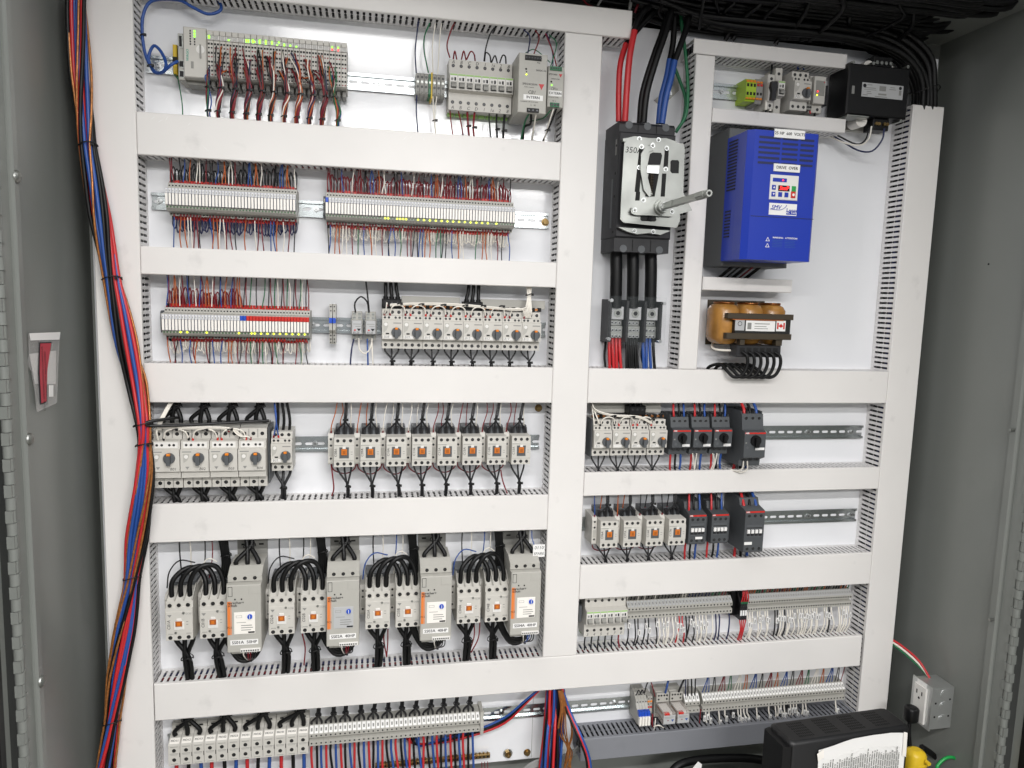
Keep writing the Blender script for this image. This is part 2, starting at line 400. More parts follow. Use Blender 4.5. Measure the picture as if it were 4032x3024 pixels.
for i, (p, m) in enumerate([((2, 1, 285, 262), 'brass'), ((2, 2, 228, 207), 'brass'), ((2, 3, 130, 1522), 'brass'), ((1, 3, 2175, 1530), 'steel')]):
    q = A(*p); k = 1.35 if i == 3 else 1
    solid('hex_bolt', MB().cyl(0, 0, .2, 2, 9 * k, m, 14).cyl(0, 0, 2, 8, 6.3 * k, 'brass', 6).cyl(0, 0, 8, 16 if i == 3 else 8.3, 3.5, 'brass'), ['brass hex bolt at the right end of the upper relay rail', 'brass bolt on the plate right of the small contactors', 'smaller brass bolt low on the plate beside the hanging cables', 'large nut and washer low on the plate above the ground bar'][i], 'bolt').location = wl(q)
# ------------------------------------------------------------------ device prototypes
def scr(r=2.6, d=2.2):       # recessed terminal screw
    return MB().cyl(0, 0, -.2, .35, r, 'inkgrey', 10, None, 'hole').cyl(0, 0, .3, .6, r * .62, 'screw', 8)
SCR = N('terminal_screw', scr()); SCRB = N('terminal_screw', scr(3.6)); SCRS = N('terminal_screw', scr(1.7))
def scrs(pts, h, k=None):
    k = k or SCR; out = []
    for x, z in pts: n = N(k.name, k.mb, (x, z, h)); n.me = k.mesh(); out.append(n)
    return out
def knob(r, base, m='dkgrey', tip='orangetip', rot=0):
    g = MB().cyl(0, 0, 0, 5, r, m, 20, r * .96)
    hd = MB().prism([(-r * .3, -r * 1.12), (r * .3, -r * 1.12), (r * .36, r * .3), (r * .3, r * .55), (-r * .3, r * .55), (-r * .36, r * .3)], 5.2, 13, m)
    kids = [N('grip', hd)]
    if tip: kids.append(N('pointer', MB().box(-r * .28, r * .28, r * .57, r * .95, 5.2, 11, tip, .6)))
    n = N('knob', g, base, kids); return n
# slim relay terminal, 6.2 mm
rb = MB().prism([(0, -31), (44, -31.5), (44, -25.5), (64, -24), (71, -19), (71, 21), (53, 23), (51, 33), (0, 33)], -2.95, 2.95, 'pgrey', 'x')
rb.cyl(0, 27.5, 52.0, 52.4, 1.7, 'hole', 8).cyl(0, -28.6, 44, 44.5, 1.7, 'hole', 8).cyl(0, 12 + 18, 51.2, 51.6, .1, 'hole', 6)
def relay_nodes(lab, led):
    body = MB(); body.__dict__.update({k: list(v) for k, v in rb.__dict__.items()})
    return [N('housing', rb), N('relay', MB().box(-2.75, 2.15, -13, 9.4, 71, 77, 'relaywhite', .5)),
            N('marker', MB().box(-2.8, 2.8, 9.8, 19.5, 71, 77.5, {'w': 'markerwhite', 'b': 'blue', 'r': 'redplate'}[lab], .5),
              (0, 0, 0), [N('print', MB().box(-1.2, 1.3, 11, 17.4, 77.55, 77.7, 'paper').box(-.7, .6, 12.2, 16.2, 77.72, 77.8, 'inkgrey'))] if lab == 'w' else []),
            N('indicator', MB().cyl(0, -16.8, 71, 72.2, 1.9, led, 8)),
            N('divider', MB().box(2.2, 2.93, -14, 10, 71.05, 76.6, 'navy'))]
RP = {(l, d): relay_nodes(l, d) for l in 'wbr' for d in ('ledoff', 'ledyel')}
def relay_row(n, x0, x1, z, where, kinds, lit):
    p = (x1 - x0) / n
    for i in range(n):
        e = thing('relay_terminal', 'slim white relay terminal, %s from the left %s' % (nth(i + 1), where), 'relay', (x0 + p * (i + .5), z, 0), RP[kinds(i), 'ledyel' if i in lit else 'ledoff'], 'slim relays ' + where)
    return [x0 + p * (i + .5) for i in range(n)]
CYC = ['dred', 'dred', 'wblack', 'wblack', 'wblue', 'wblue', 'worange', 'worange', 'wwhite', 'wwhite']
def relay_wires(xs, z, up_end, dn_end, lab, loopu, loopd, cyc, uh=(0, 999), green=False, ferr='redplate', loops_u=None):
    zt, zb = z + 34, z - 32
    for tag_, mcol, s, zz, hh, hgt in (('upper', loopu, 1, zt, 30, 38), ('lower', loopd, -1, zb, 26, 30)):
        if not mcol: continue
        L = Loom('jumper_chain', '%s daisy chain wire loops along the %s edge of the %s' % ({'wblack': 'black', 'navy': 'dark blue', 'dred': 'dark red', 'wwhite': 'white'}[mcol], tag_, lab), (xs[0], zz, hh), 'wires')
        for i in range(len(xs) - 1):
            if loops_u is not None and s > 0 and i >= loops_u: break
            a, b = xs[i], xs[i + 1]; g = hgt * random.uniform(.72, 1.12); c = jit(2.5); w = random.uniform(1, 4)
            L.wire([(a, zz, hh), (a - w * .3 + c * .5, zz + s * g * .6, hh + 3 + jit(3)), ((a + b) / 2 + c, zz + s * g, hh + 2 + jit(4)), (b + w * .3 + c * .5, zz + s * g * .6, hh + 3 + jit(3)), (b, zz, hh)], 1.4, mcol, 5, 3)
        for j in range(0, len(xs) - 1):
            link('insulating_collar', MB().box(xs[j] - 2.6, xs[j] + 2.6, zz - 2 if s > 0 else zz - 7, zz + 7 if s > 0 else zz + 2, hh - 2, hh + 2.5, 'black' if j == 0 else ferr, .6).mesh('insulating_collar', L.o), L.e)
    for s, zz, end, nm in ((1, zt, up_end, 'up into the duct above'), (-1, zb, dn_end, 'down into the duct below')):
        L = Loom('wire_row', 'mixed coloured wires running %s from the %s' % (nm, lab), (xs[0], zz, 45), 'wires')
        for i, x in enumerate(xs):
            if random.random() < (.3 if i < 24 or len(xs) != 46 else .05): continue
            c = cyc[(i + (3 if s < 0 else 0)) % len(cyc)] if i < 24 or len(xs) != 46 else ['wblack', 'dred', 'wgreen', 'wwhite'][i % 4]
            if green and s < 0 and i % 14 in (9, 10): c = 'wgreen'
            ex = x + 2.5 * ((i % 2) * -2 + 1) * .9 + jit(2.5)
            L.wire([(x, zz - s * 3, 46), (x + jit(.7), zz + s * 8, 46), (x * .5 + ex * .5 + jit(2.5), zz * .45 + end * .55, 46 + jit(5)), (ex, end, 42 + jit(6))], 1.2, c, 5, 4, 'wire', 'redplate' if len(xs) == 46 and i >= 24 else 'dred', 5.5)
lit2 = [19, 20, 23, 24, 25, 26, 30, 32, 34, 36, 38, 40, 42, 44, 46, 48, 50, 52, 54, 57]
x1_ = relay_row(40, -399, -147, 178.3, 'in the shorter upper relay row', lambda i: 'w', [])
x2_ = relay_row(64, -87.7, 316, 176.5, 'in the longer upper relay row', lambda i: 'b' if i == 0 else 'w', lit2)
x3_ = relay_row(46, -411.5, -121, -73.5, 'in the lower relay row with red markers', lambda i: 'w' if i < 24 else 'b' if i < 26 else 'r', [5, 7, 13, 23, 27] + list(range(28, 46, 2)))
relay_wires(x1_, 178.3, 262, 78, 'shorter upper relay row', 'wblack', 'navy', CYC)
relay_wires(x2_, 176.5, 262, 78, 'longer upper relay row', 'dred', 'wwhite', CYC, green=True)
relay_wires(x3_, -73.5, 28, -158, 'lower relay row', 'dred', 'wwhite', ['wblue', 'dred', 'worange', 'worange', 'wwhite', 'dred', 'wblack', 'wblue', 'worange', 'wwhite'], loops_u=23)
for x, z, w, nm in ((-91.5, 176.5, 5, 'left end of the longer upper relay row'), (-418, -73.5, 8, 'left end of the lower relay row')):
    solid('end_stop', MB().prism([(0, -18), (40, -20), (44, -12), (44, 22), (38, 26), (0, 24)], -w / 2, w / 2, 'dkgrey', 'x').box(-w * .3, w * .3, 12, 20, 44, 46, 'pgrey'), 'dark grey end stop at the ' + nm, 'end stop').location = wl((x, z, 0))

# small circuit breaker, 17.3 mm wide
def breaker_nodes(w=17.2, H=52, off=False):
    b = MB().prism([(0, -H), (50, -H), (50, -17), (66, -14), (66, 19), (50, 23), (50, H), (0, H)], -w / 2, w / 2, 'pcream', 'x')
    return [N('housing', b), N('rating_panel', MB().box(-w / 2 + 1, w / 2 - 1, 3, 14.5, 66, 66.5, 'pwhite').box(-6, -1, 4.5, 10, 66.55, 66.6, 'inkgrey').box(1, 5, 4, 11, 66.55, 66.6, 'ink'), (0, 0, 0), [N('colour_stripe', MB().box(-w / 2 + .8, w / 2 - .8, 15, 17.6, 66.1, 66.7, 'stripe'))]),
            N('toggle', MB().box(-w / 2 + 2.5, w / 2 - 2.5, -11, 1, 66, 66.6, 'dkgrey').prism([(66, -9), (74, -10 if not off else -12), (75, -5), (66, 1)], -5, 5, 'pgreyd', 'x')),
            N('rear_clip', MB().box(-w / 2 + 1.5, w / 2 - 1.5, -H - 5, -H - .3, 6, 20, 'stripe'))] + scrs([(0, H - 13), (0, -H + 16)], 50, SCRB)
BRK = breaker_nodes(); BRKO = breaker_nodes(off=True)
p = 17.15
for i, s in enumerate(['A', 'B', 'C', 'D', '1', '1a', '2', '8']):
    x = 167.5 + p * (i + .5)
    e = thing('circuit_breaker', 'light grey circuit breaker handwritten %s in the controller row, %s from the left' % (s, nth(i + 1)), 'circuit breaker', (x, 450, 0), BRKO if s == '1' else BRK, 'circuit breakers')
    txt(s, 7, 'ink', 0, 46.5, 50.2, e, 'CENTER', .2); txt(s, 7, 'ink', 0, -47, 50.2, e, 'CENTER', .2)
# feed terminals beside them
def term_nodes(w, mb='pgrey', up=22, dn=-21, three=False, marker='paper', ink=True, h=46):
    b = MB().prism([(0, dn), (h - 14, dn), (h, dn + 3), (h, dn + 15), (h - 9, dn + 17), (h - 9, dn + 21), (h, dn + 23), (h, dn + 32), (h - 13, up - .5), (h - 14, up), (0, up)], -w / 2 + .2, w / 2 - .2, mb, 'x')
    nodes = [N('housing', b)]
    hr = min(2.1, w * .32)
    for z in (dn + 9, dn + 27.5): nodes.append(N('terminal_screw', MB().cyl(0, 0, 0, .4, hr, 'inkgrey', 8, None, 'hole').cyl(0, 0, .4, .6, hr * .45, 'screw', 6), (0, z, h - .05)))
    if marker:
        z0, z1 = dn + 33, up - 1.2; h0, h1 = h - .8, h - 12.4
        m = MB().add([(-w * .38, z0, h0 + .4), (w * .38, z0, h0 + .4), (w * .38, z1, h1 + .4), (-w * .38, z1, h1 + .4)], [(0, 1, 2, 3)], marker)
        k = []
        if ink: k = [N('print', MB().add([(-w * .16, z0 * .7 + z1 * .3, h0 * .7 + h1 * .3 + .8), (w * .18, z0 * .7 + z1 * .3, h0 * .7 + h1 * .3 + .8), (w * .18, z0 * .3 + z1 * .7, h0 * .3 + h1 * .7 + .8), (-w * .16, z0 * .3 + z1 * .7, h0 * .3 + h1 * .7 + .8)], [(0, 1, 2, 3)], 'inkgrey'))]
        nodes.append(N('marker', m, (0, 0, 0), k))
    return nodes
def feed(mb):
    return [N('housing', MB().prism([(0, -24), (40, -24), (44, -20), (44, 20), (40, 23), (0, 23)], -4, 4, mb, 'x')), N('terminal_screw', MB().cyl(0, 0, 0, .6, 2.9, 'zinc', 10), (0, 4, 44))] + scrs([(0, 14), (0, -6)], 44)
for i in range(7):
    e = thing('feed_terminal', ['grey feed terminal, first of the short row left of the lettered breakers', 'grey feed terminal, second of the short row left of the lettered breakers', 'grey feed terminal left of the yellow and green one', 'yellow and green earth terminal between grey feed terminals', 'grey feed terminal marked N right of the yellow one', 'middle grey feed terminal of the three marked N', 'grey feed terminal marked N nearest the lettered breakers'][i], 'terminal', (97.5 + 8.9 * (i + .5), 447.5, 0), feed('wgreen' if i == 3 else 'pgreyd'), 'short feed terminal row')
    if i == 3: spawn([N('yellow_band', MB().box(1.2, 4.3, -29, 25, 2, 46, 'yellow', .8))], e)
    txt(['2F', '2F', '2F', 'G', 'N', 'N', 'N'][i], 4, 'ink', 0, -18, 44.2, e, 'CENTER', .2)

# controller and its input/output modules
e = thing('controller', 'light grey bus controller with network sockets at the left of the module row', 'controller', (-338, 461.5, 0))
spawn([N('housing', MB().box(-21.5, 21, -46, 49, 0, 70, 'pcream', 1.5).box(-34, -21.6, -50, 38, 0, 60, 'pgrey', 1)),
       N('rounded_flap', MB().cyl(10, 8, 70, 70.8, 8, 'pwhite', 18).box(8.6, 11.8, -9, 17, 70.7, 71.6, 'pgreyd')),
       N('serial_port', MB().box(-32, -24, 10, 36, 60, 61.5, 'zinc').box(-31, -26, 13, 33, 61.5, 62.4, 'black', 1.5)),
       N('network_port', MB().box(-32.5, -23, -27, -13, 60, 61, 'zinc').box(-31.5, -24, -25.5, -14.5, 61, 61.4, 'black')),
       N('network_port', MB().box(-32.5, -23, -46, -32, 60, 61, 'zinc').box(-31.5, -24, -44.5, -33.5, 61, 61.4, 'black')),
       N('reset_button', MB().box(-8, -3, -29, -16, 70, 71, 'pgreyd', .6)), N('foot_grille', MB().box(-21, 21, -54, -46.3, 5, 45, 'pgreyd'))], e)
for k in range(6):
    for j in range(2):
        on = j == 1 and k < 3
        spawn([N('indicator', MB().box(-9.5 + 8 * j, -7 + 8 * j, 40 - k * 5, 43 - k * 5, 70, 70.7, 'ledgreen' if on else 'ink'))], e)
txt('WAGO', 5, 'teal', -14, -16, 70.3, e, 'LEFT', 0, math.pi / 2, bold=.15)
def io_nodes(leds, kind):
    b = MB().box(-5.8, 5.8, -40, 48, 0, 60, 'pgrey', .8)
    top = MB().box(-5.5, 5.5, 40, 49, 60.2, 66, 'pcream', .6).box(-5.5, 5.5, 31, 39.5, 60.2, 66, 'pwhite', .5)
    for k in range(4): top.box(-4, 4, 32 + k * 1.9, 32.9 + k * 1.9, 66, 66.15, 'inkgrey')
    cl = MB().box(-5.6, 5.6, -38, 30.5, 60.2, 63.5, 'pcream', .6)
    for r in range(4):
        for c in (-2.7, 2.7):
            cl.box(c - 1.9, c + 1.9, 24 - r * 17 - 1.9, 24 - r * 17 + 1.9, 63.4, 63.7, 'hole'); cl.cyl(c, 16.5 - r * 17, 63.4, 63.7, 1.7, 'dred' if (r + kind) % 2 else 'hole', 8)
    n = [N('housing', b), N('status_window', top, (0, 0, 0), [N('indicator', MB().box(x - 1.4, x + 1.4, z0, z1, 66.1, 66.9, m)) for x, z0, z1, m in leds]), N('clamp_face', cl)]
    n.append(N('release_tab', MB().box(-3.8, 3.8, -52, -40.2, 6, 42, 'pgreyd', .8))); return n
LED = {0: [(-1.5, 33, 39, 'ledgreen')], 1: [], 2: [], 3: [(0, 32, 34.5, 'ledgreen')], 4: [], 5: [], 6: [(-2, 32, 38, 'ledgreen'), (2, 32, 38, 'ledgreen')], 7: [(-1.5, 32, 39, 'ledgreen'), (2, 33, 36, 'ledgreen')], 8: [(0, 31.5, 39.5, 'ledgreen')], 9: [(0, 31.5, 39.5, 'ledgreen')], 10: [(0, 32.5, 39, 'ledgreen')], 11: [(1.5, 36, 39, 'ledgreen'), (-2, 31.5, 33.5, 'ledgreen')], 12: [(0, 31.5, 36, 'ledgreen')], 13: [(0, 32, 35, 'ledgreen')], 14: [(0, 31.5, 34, 'ledgreen')], 20: [(0, 37, 39.5, 'ledgreen'), (0, 31.5, 35.5, 'ledred')], 21: [(0, 37, 39.5, 'ledgreen'), (0, 31.5, 35.5, 'ledred')]}
NIO = 23; IOP = (317 - 45.5) / NIO
for i in range(NIO):
    d = 'with lit green status lamps' if LED.get(i) and i < 20 else 'with red and green lamps lit' if i in (20, 21) else 'with its status lamps dark'
    thing('input_output_module', 'slim grey module %s, %s from the left after the controller' % (d, nth(i + 1)), 'module', (-316.5 + IOP * (i + .5), 460, 0), io_nodes(LED.get(i, []), i), 'controller modules')
solid('end_clamp', MB().box(-4, 4, -26, 30, 0, 42, 'yellow', 1).box(-4.1, 4.1, -8, 6, 42, 43.5, 'hole').box(-4, -1, -28, -26.2, 5, 38, 'wgreen'), 'yellow and green earth clamp left of the bus controller', 'clamp').location = wl((-382, 453, 0))
L = Loom('earth_wire', 'thin green wire dropping from the yellow clamp', (-380, 425, 20), 'wire'); L.wire([(-381, 428, 30), (-377, 400, 28), (-373, 370, 30), (-372, 338, 34)], 1.2, 'wgreen')
bun = [(-315, 0), (-297, 1), (-270, 1), (-243, 1), (-219, 1), (-196, 1), (-170, 1), (-145, 1), (-120, 1), (-95, 1), (-64, 2)]
for k, (xb, kind) in enumerate(bun):
    L = Loom('wire_bundle', 'coloured wires tied together hanging from the modules, %s bundle from the left' % nth(k + 1), (xb, 345, 80), 'wires', 'bundles hanging from the modules')
    cs = [['navy', 'dred', 'wblue', 'wgreen'], random.sample(['dred', 'dred', 'dred', 'wblack', 'wblack', 'wblack', 'navy', 'worange', 'wwhite', 'dred', 'wblack', 'dred', 'worange', 'dred'], 14), ['dred', 'wblack', 'wblue', 'worange', 'wwhite', 'wgreen', 'wgreen', 'wgreen']][kind]
    tx = xb + (8 if kind == 1 else -6 if kind == 2 else 2)
    for i, c in enumerate(cs):
        sx = -316.5 + IOP * 2 * k + random.uniform(-8, 14) if kind else -312 + jit(4)
        sz = 460 + random.choice([20, 10, 0, -10, -16, -24]) if kind else 440 - i * 6
        a = i * 2.4; q_ = 1.4 + 3 * ((i * .37) % 1); ox, oh = math.cos(a) * q_ * 1.25, math.sin(a) * q_
        L.wire([(sx, sz, 64), (sx + (tx - sx) * .2, sz - 6, 76), (sx * .4 + tx * .6 + jit(5), sz * .5 + 205 + jit(6), 84 + oh), (tx + ox, 396, 82 + oh), (xb + 2 + math.cos(a + 1.2) * q_ * 1.6, 370, 80 + math.sin(a + 1.2) * q_), (xb + math.cos(a + 2) * q_, 348, 74 + math.sin(a + 2) * q_), (xb + math.cos(a + 2) * q_, 336, 62 + oh)], 1.35, c, 5, 4)
    L.tie((tx, 396, 82), 5.2); L.tie((xb, 352, 76), 5)
# network cable
P = [(0, 0, 1535, 530), (0, 0, 1480, 560), (0, 0, 1400, 625), (0, 0, 1330, 620), (0, 0, 1285, 500), (0, 0, 1330, 395), (0, 0, 1400, 460), (0, 0, 1435, 560), (0, 0, 1400, 630), (0, 0, 1330, 610), (0, 0, 1260, 480), (0, 0, 1230, 300), (0, 0, 1240, 120), (0, 0, 1320, 5), (0, 0, 1540, 0), (0, 0, 1660, 60), (0, 0, 1790, 120), (0, 0, 1890, 100), (0, 0, 1910, 50), (0, 0, 1860, -40)]
L = Loom('network_cable', 'thick blue network cable looping above the controller into its socket', A(*P[0], 70), 'cable')
L.wire([A(*q, [66, 74, 60, 40, 34, 36, 42, 50, 56, 40, 34, 34, 34, 34, 36, 36, 36, 34, 30, 20][i]) for i, q in enumerate(P)], 3.1, 'wblue', 8, 5, 'cable')
L.tie(A(0, 0, 1235, 305, 36), 5); L.tie(A(0, 0, 1300, 570, 44), 6)
# power supplies
e = thing('power_supply', 'larger grey power supply labelled INTERN beside the middle duct', 'power supply', (337, 448, 0))
spawn([N('housing', MB().box(-30.5, 30.5, -60, 60, 8, 115, 'pgrey', 1.2)), N('terminal_strip', MB().box(-18, 17, 46, 56, 115, 117, 'black', .5), (0, 0, 0), scrs([(-15 + 6 * k, 51) for k in range(6)], 117)),
       N('terminal_strip', MB().box(-11, 15, -59, -50, 115, 117, 'black', .5), (0, 0, 0), scrs([(-7 + 9 * k, -54.5) for k in range(3)], 117, SCRB)),
       N('indicator', MB().cyl(-14, 17, 115, 116, 1.6, 'ledyel')), N('trim_pot', MB().cyl(-15, 28, 115, 115.6, 2, 'hole')), N('trim_pot', MB().cyl(-14, 22.5, 115, 115.5, 1.3, 'hole')), N('brand_triangle', MB().prism([(13, 0), (25, 0), (19, -12)], 115.1, 115.4, 'red'))], e)
lb = spawn([N('label_tape', MB().box(-19, 23, -34, -23, 115, 115.5, 'paper'))], e)[0]; txt('INTERN', 6, 'ink', 1.5, -28.5, 115.7, lb, 'CENTER', bold=.1)
for s, z, sz, x in (('24VDC-5A', 27, 3.6, 6), ('SPD241201N', -2, 4.2, -22), ('AC/DC Converter', -8, 2, -18), ('115/230VAC 2.8/1.4A 47-63Hz', -37.5, 2.2, -26), ('L   N', -44, 3.6, -3), ('Rdy', 42.5, 3, 8)): txt(s, sz, 'ink', x, z, 115.2, e, bold=.05)
txt('CB1', 7, 'ink', -10, -18, 115.2, e, shear=.2)
e = thing('power_supply', 'slim grey power supply labelled EXTERN right of the larger one', 'power supply', (391, 450, 0))
spawn([N('housing', MB().box(-17.5, 17.5, -42, 42, 8, 98, 'pgrey', 1)), N('terminal_strip', MB().box(-14, 12, 33, 41, 98, 101, 'wgreen', .5), (0, 0, 0), scrs([(-11 + 5 * k, 37) for k in range(5)], 101, SCRS)), N('terminal_strip', MB().box(-11, 9, -42, -33, 98, 101, 'wgreen', .5), (0, 0, 0), scrs([(-7.5 + 6.5 * k, -37.5) for k in range(3)], 101)),
       N('indicator', MB().cyl(-9, 3, 98, 99, 1.4, 'ledgreen')), N('trim_pot', MB().cyl(-10, 10, 98, 98.6, 2, 'hole')), N('brand_triangle', MB().prism([(6, 27), (14, 27), (10, 20)], 98.1, 98.4, 'red'))], e)
lb = spawn([N('label_tape', MB().box(-15, 14, -19, -8, 98, 98.5, 'paper'))], e)[0]; txt('EXTERN', 5.4, 'ink', -.5, -13.5, 98.7, lb, 'CENTER', bold=.1)
for s, z, sz, x in (('SPD2460', 25, 3.6, -16), ('24VDC-2.5A', 16, 2.6, -11), ('100-240VAC 47-63Hz', -22, 1.9, -16), ('N  L', -29, 3, -6)): txt(s, sz, 'ink', x, z, 98.2, e, bold=.05)
txt('CB1a', 5, 'ink', -11, -4, 98.2, e, shear=.2)
# loose wires of the top row
def wires(name, lab, lst, h0=50, group=None):      # lst: (material, radius, [(c,r,x,y[,h])...])
    f = lst[0][2][0]; L = Loom(name, lab, A(*f[:4], f[4] if len(f) > 4 else h0), 'wires', group)
    for m, r, pts in lst: L.wire([A(*q[:4], q[4] if len(q) > 4 else h0) for q in pts], r, m, 6, 4)
    return L
wires('wire_pair', 'navy and dark green wires rising from the short terminals to the top duct', [('navy', 1.5, [(1, 0, 1385, 630, 40), (1, 0, 1375, 450), (1, 0, 1390, 300, 55), (1, 0, 1405, 170)]), ('wgreen', 1.5, [(1, 0, 1490, 630, 40), (1, 0, 1455, 450), (1, 0, 1455, 320, 55), (1, 0, 1500, 200)]), ('navy', 1.5, [(1, 0, 1390, 820, 40), (1, 0, 1385, 960), (1, 0, 1400, 1150, 40)])])
wires('wire_pair', 'two white wires passing through the terminals marked N', [('wwhite', 1.3, [(1, 0, 1530, 640, 40), (1, 0, 1525, 400), (1, 0, 1550, 200)]), ('wwhite', 1.3, [(1, 0, 1570, 640, 40), (1, 0, 1590, 300), (1, 0, 1605, 200)]), ('wwhite', 1.3, [(1, 0, 1528, 830, 40), (1, 0, 1535, 1000), (1, 0, 1550, 1160, 40)]), ('wwhite', 1.3, [(1, 0, 1562, 830, 40), (1, 0, 1545, 1000), (1, 0, 1555, 1160, 40)])]).tie(A(1, 0, 1540, 1043, 50), 4)
wires('wire_set', 'red jumper wires over the breakers lettered A to D', [('dred', 1.6, [(1, 0, 1675, 500, 40), (1, 0, 1650, 390), (1, 0, 1690, 250), (1, 0, 1720, 190)]), ('dred', 1.6, [(1, 0, 1705, 510, 40), (1, 0, 1718, 440), (1, 0, 1735, 515, 40)]), ('dred', 1.6, [(1, 0, 1775, 515, 40), (1, 0, 1795, 440), (1, 0, 1815, 520, 40)]), ('dred', 1.6, [(1, 0, 1820, 515, 40), (1, 0, 1855, 445), (1, 0, 1885, 470), (1, 0, 1893, 525, 40)])])
wires('wire_set', 'black jumper wires over the breakers numbered 1 to 8', [('wblack', 1.6, [(1, 0, 1970, 530, 40), (1, 0, 1985, 420), (1, 0, 2020, 300), (1, 0, 2060, 240)]), ('wblack', 1.6, [(1, 0, 1975, 530, 40), (1, 0, 1985, 455), (1, 0, 2020, 480), (1, 0, 2030, 540, 40)]), ('wblack', 1.6, [(1, 0, 2035, 540, 40), (1, 0, 2065, 480), (1, 0, 2085, 545, 40)]), ('wblack', 1.6, [(1, 0, 2105, 545, 40), (1, 0, 2130, 480), (1, 0, 2155, 490), (1, 0, 2160, 550, 40)])])
L = wires('wire_set', 'red wires dropping from the breakers lettered A to D', [('dred', 1.5, [(1, 0, 1675, 945, 40), (1, 0, 1685, 1050), (1, 0, 1702, 1175, 40)]), ('dred', 1.5, [(1, 0, 1748, 955, 40), (1, 0, 1775, 1080), (1, 0, 1790, 1180, 40)]), ('dred', 2.4, [(1, 0, 1825, 955, 40), (1, 0, 1832, 1080), (1, 0, 1842, 1185, 40)]), ('dred', 2.4, [(1, 0, 1890, 960, 40), (1, 0, 1878, 1090), (1, 0, 1885, 1190, 40)])]); L.tie(A(1, 0, 1832, 1090, 50), 3.4); L.tie(A(1, 0, 1882, 1103, 50), 3.4)
L = wires('wire_set', 'black wires dropping from the breakers numbered 1 to 8', [('wblack', 1.5, [(1, 0, 2015, 975, 40), (1, 0, 2015, 1050), (1, 0, 2032, 1195, 40)]), ('wblack', 2.2, [(1, 0, 2080, 980, 40), (1, 0, 2078, 1080), (1, 0, 2085, 1195, 40)]), ('wblack', 3, [(1, 0, 2150, 985, 40), (1, 0, 2140, 1090), (1, 0, 2135, 1200, 40)])]); L.tie(A(1, 0, 2080, 1118, 50), 3); L.tie(A(1, 0, 2140, 1130, 50), 4)
wires('wire_set', 'blue and red wires from the top duct into the two power supplies', [('navy', 1.4, [(2, 0, 135, 470, 110), (2, 0, 155, 320, 70), (2, 0, 100, 255, 60)]), ('dred', 1.4, [(2, 0, 190, 465, 110), (2, 0, 235, 330, 70), (2, 0, 200, 260, 60)]), ('dred', 1.4, [(2, 0, 385, 570, 95), (2, 0, 350, 440, 80), (2, 0, 290, 290, 60)]), ('navy', 1.4, [(2, 0, 352, 570, 95), (2, 0, 350, 450, 80), (2, 0, 300, 290, 60)]), ('wgreen', 1.2, [(2, 0, 335, 570, 95), (2, 0, 385, 380, 80), (2, 0, 320, 300, 60)]), ('wgreen', 1.1, [(2, 0, 120, 455, 100), (2, 0, 200, 430, 80), (2, 0, 330, 540, 95)])], 80)
wires('wire_set', 'green, black and white wires below the two power supplies', [('wgreen', 2, [(2, 0, 145, 985, 105), (2, 0, 110, 1060, 80), (2, 0, 75, 1220, 45)]), ('black', 2.4, [(2, 0, 165, 985, 105), (2, 0, 160, 1070, 90), (2, 0, 105, 1100, 70), (2, 0, 95, 1220, 45)]), ('wwhite', 2, [(2, 0, 205, 985, 105), (2, 0, 190, 1100, 80), (2, 0, 170, 1220, 45)]), ('wgreen', 1.3, [(2, 0, 335, 950, 95), (2, 0, 270, 1020, 80), (2, 0, 150, 1050, 60)]), ('black', 2, [(2, 0, 385, 940, 95), (2, 0, 330, 1080, 80), (2, 0, 265, 1225, 45)]), ('wwhite', 1.5, [(2, 0, 360, 940, 95), (2, 0, 310, 1090, 84), (2, 0, 275, 1225, 45)])], 80).tie(A(2, 0, 300, 1125, 76), 4)
# ------------------------------------------------------------------ motor starters and contactors of the left bay
def gms_nodes(w=44):
    a = w / 2 - .4
    b = MB().prism([(0, -45), (65, -45), (65, -25), (80, -24), (80, 17), (72, 18.5), (72, 26), (65, 28), (65, 41), (0, 41)], -a, a, 'pcream', 'x')
    return [N('housing', b), N('dial_window', MB().prism([(-19, -10), (-12, -4), (-9, 4), (-10, 13), (-18, 13), (-20, 4)], 80, 80.6, 'pgrey'), (0, 0, 0), [N('current_dial', MB().cyl(-14, 8, 80.7, 81.2, 3.8, 'pwhite', 14))]),
            N('test_slot', MB().box(-14, -7, -13.5, -10.5, 80, 80.4, 'hole')), N('name_field', MB().box(-19, 1, -22, -16, 80, 80.3, 'pwhite')), N('type_print', MB().box(2, 19, 10, 12, 80, 80.15, 'inkgrey')),
            knob(10.8, (8.5, -9, 80))] + scrs([(-14, 34), (0, 34), (14, 34), (-14, -37), (0, -37), (14, -37)], 65, SCRB) + scrs([(-16, 22.5), (-7.5, 22.5), (7, 22.5), (15.5, 22.5)], 72)
GMS = gms_nodes()
def starters(names, x0, p, z, where, grp):
    out = []
    for i, s in enumerate(names):
        x = x0 + p * (i + .5)
        e = thing('motor_starter', 'light grey motor starter with rotary knob %s %s' % ('handwritten ' + s if s else 'without handwriting', where), 'motor starter', (x, z, 0), GMS, grp)
        if s: txt(s, 5.2, 'inkgrey', -18, -19, 80.5, e, shear=.15)
        out.append(x)
    return out
xs = starters(['B08', 'B09', 'B10', 'B11', 'B12', 'B13', 'B14', 'B15'], 30.5, 43.95, -72.5, 'in the upper row of eight', 'row of eight small motor starters')
def bottom_fans(xs, z0, zend, lab, h=48, r=2, dx=14, join=.55, jx=0, tie=True, m='wblack', grp=None):
    for i, x in enumerate(xs):
        L = Loom('wire_fan', lab % nth(i + 1), (x, z0, h), 'wires', grp or lab.split(' below')[0])
        j = (x + jx + jit(3), z0 + (zend - z0) * join, h + 6)
        L.fan([(x + k * dx, z0, h + jit(3)) for k in (-1, 0, 1)], j, (j[0] + jit(3), zend, h - 2), r, m, tie=tie)
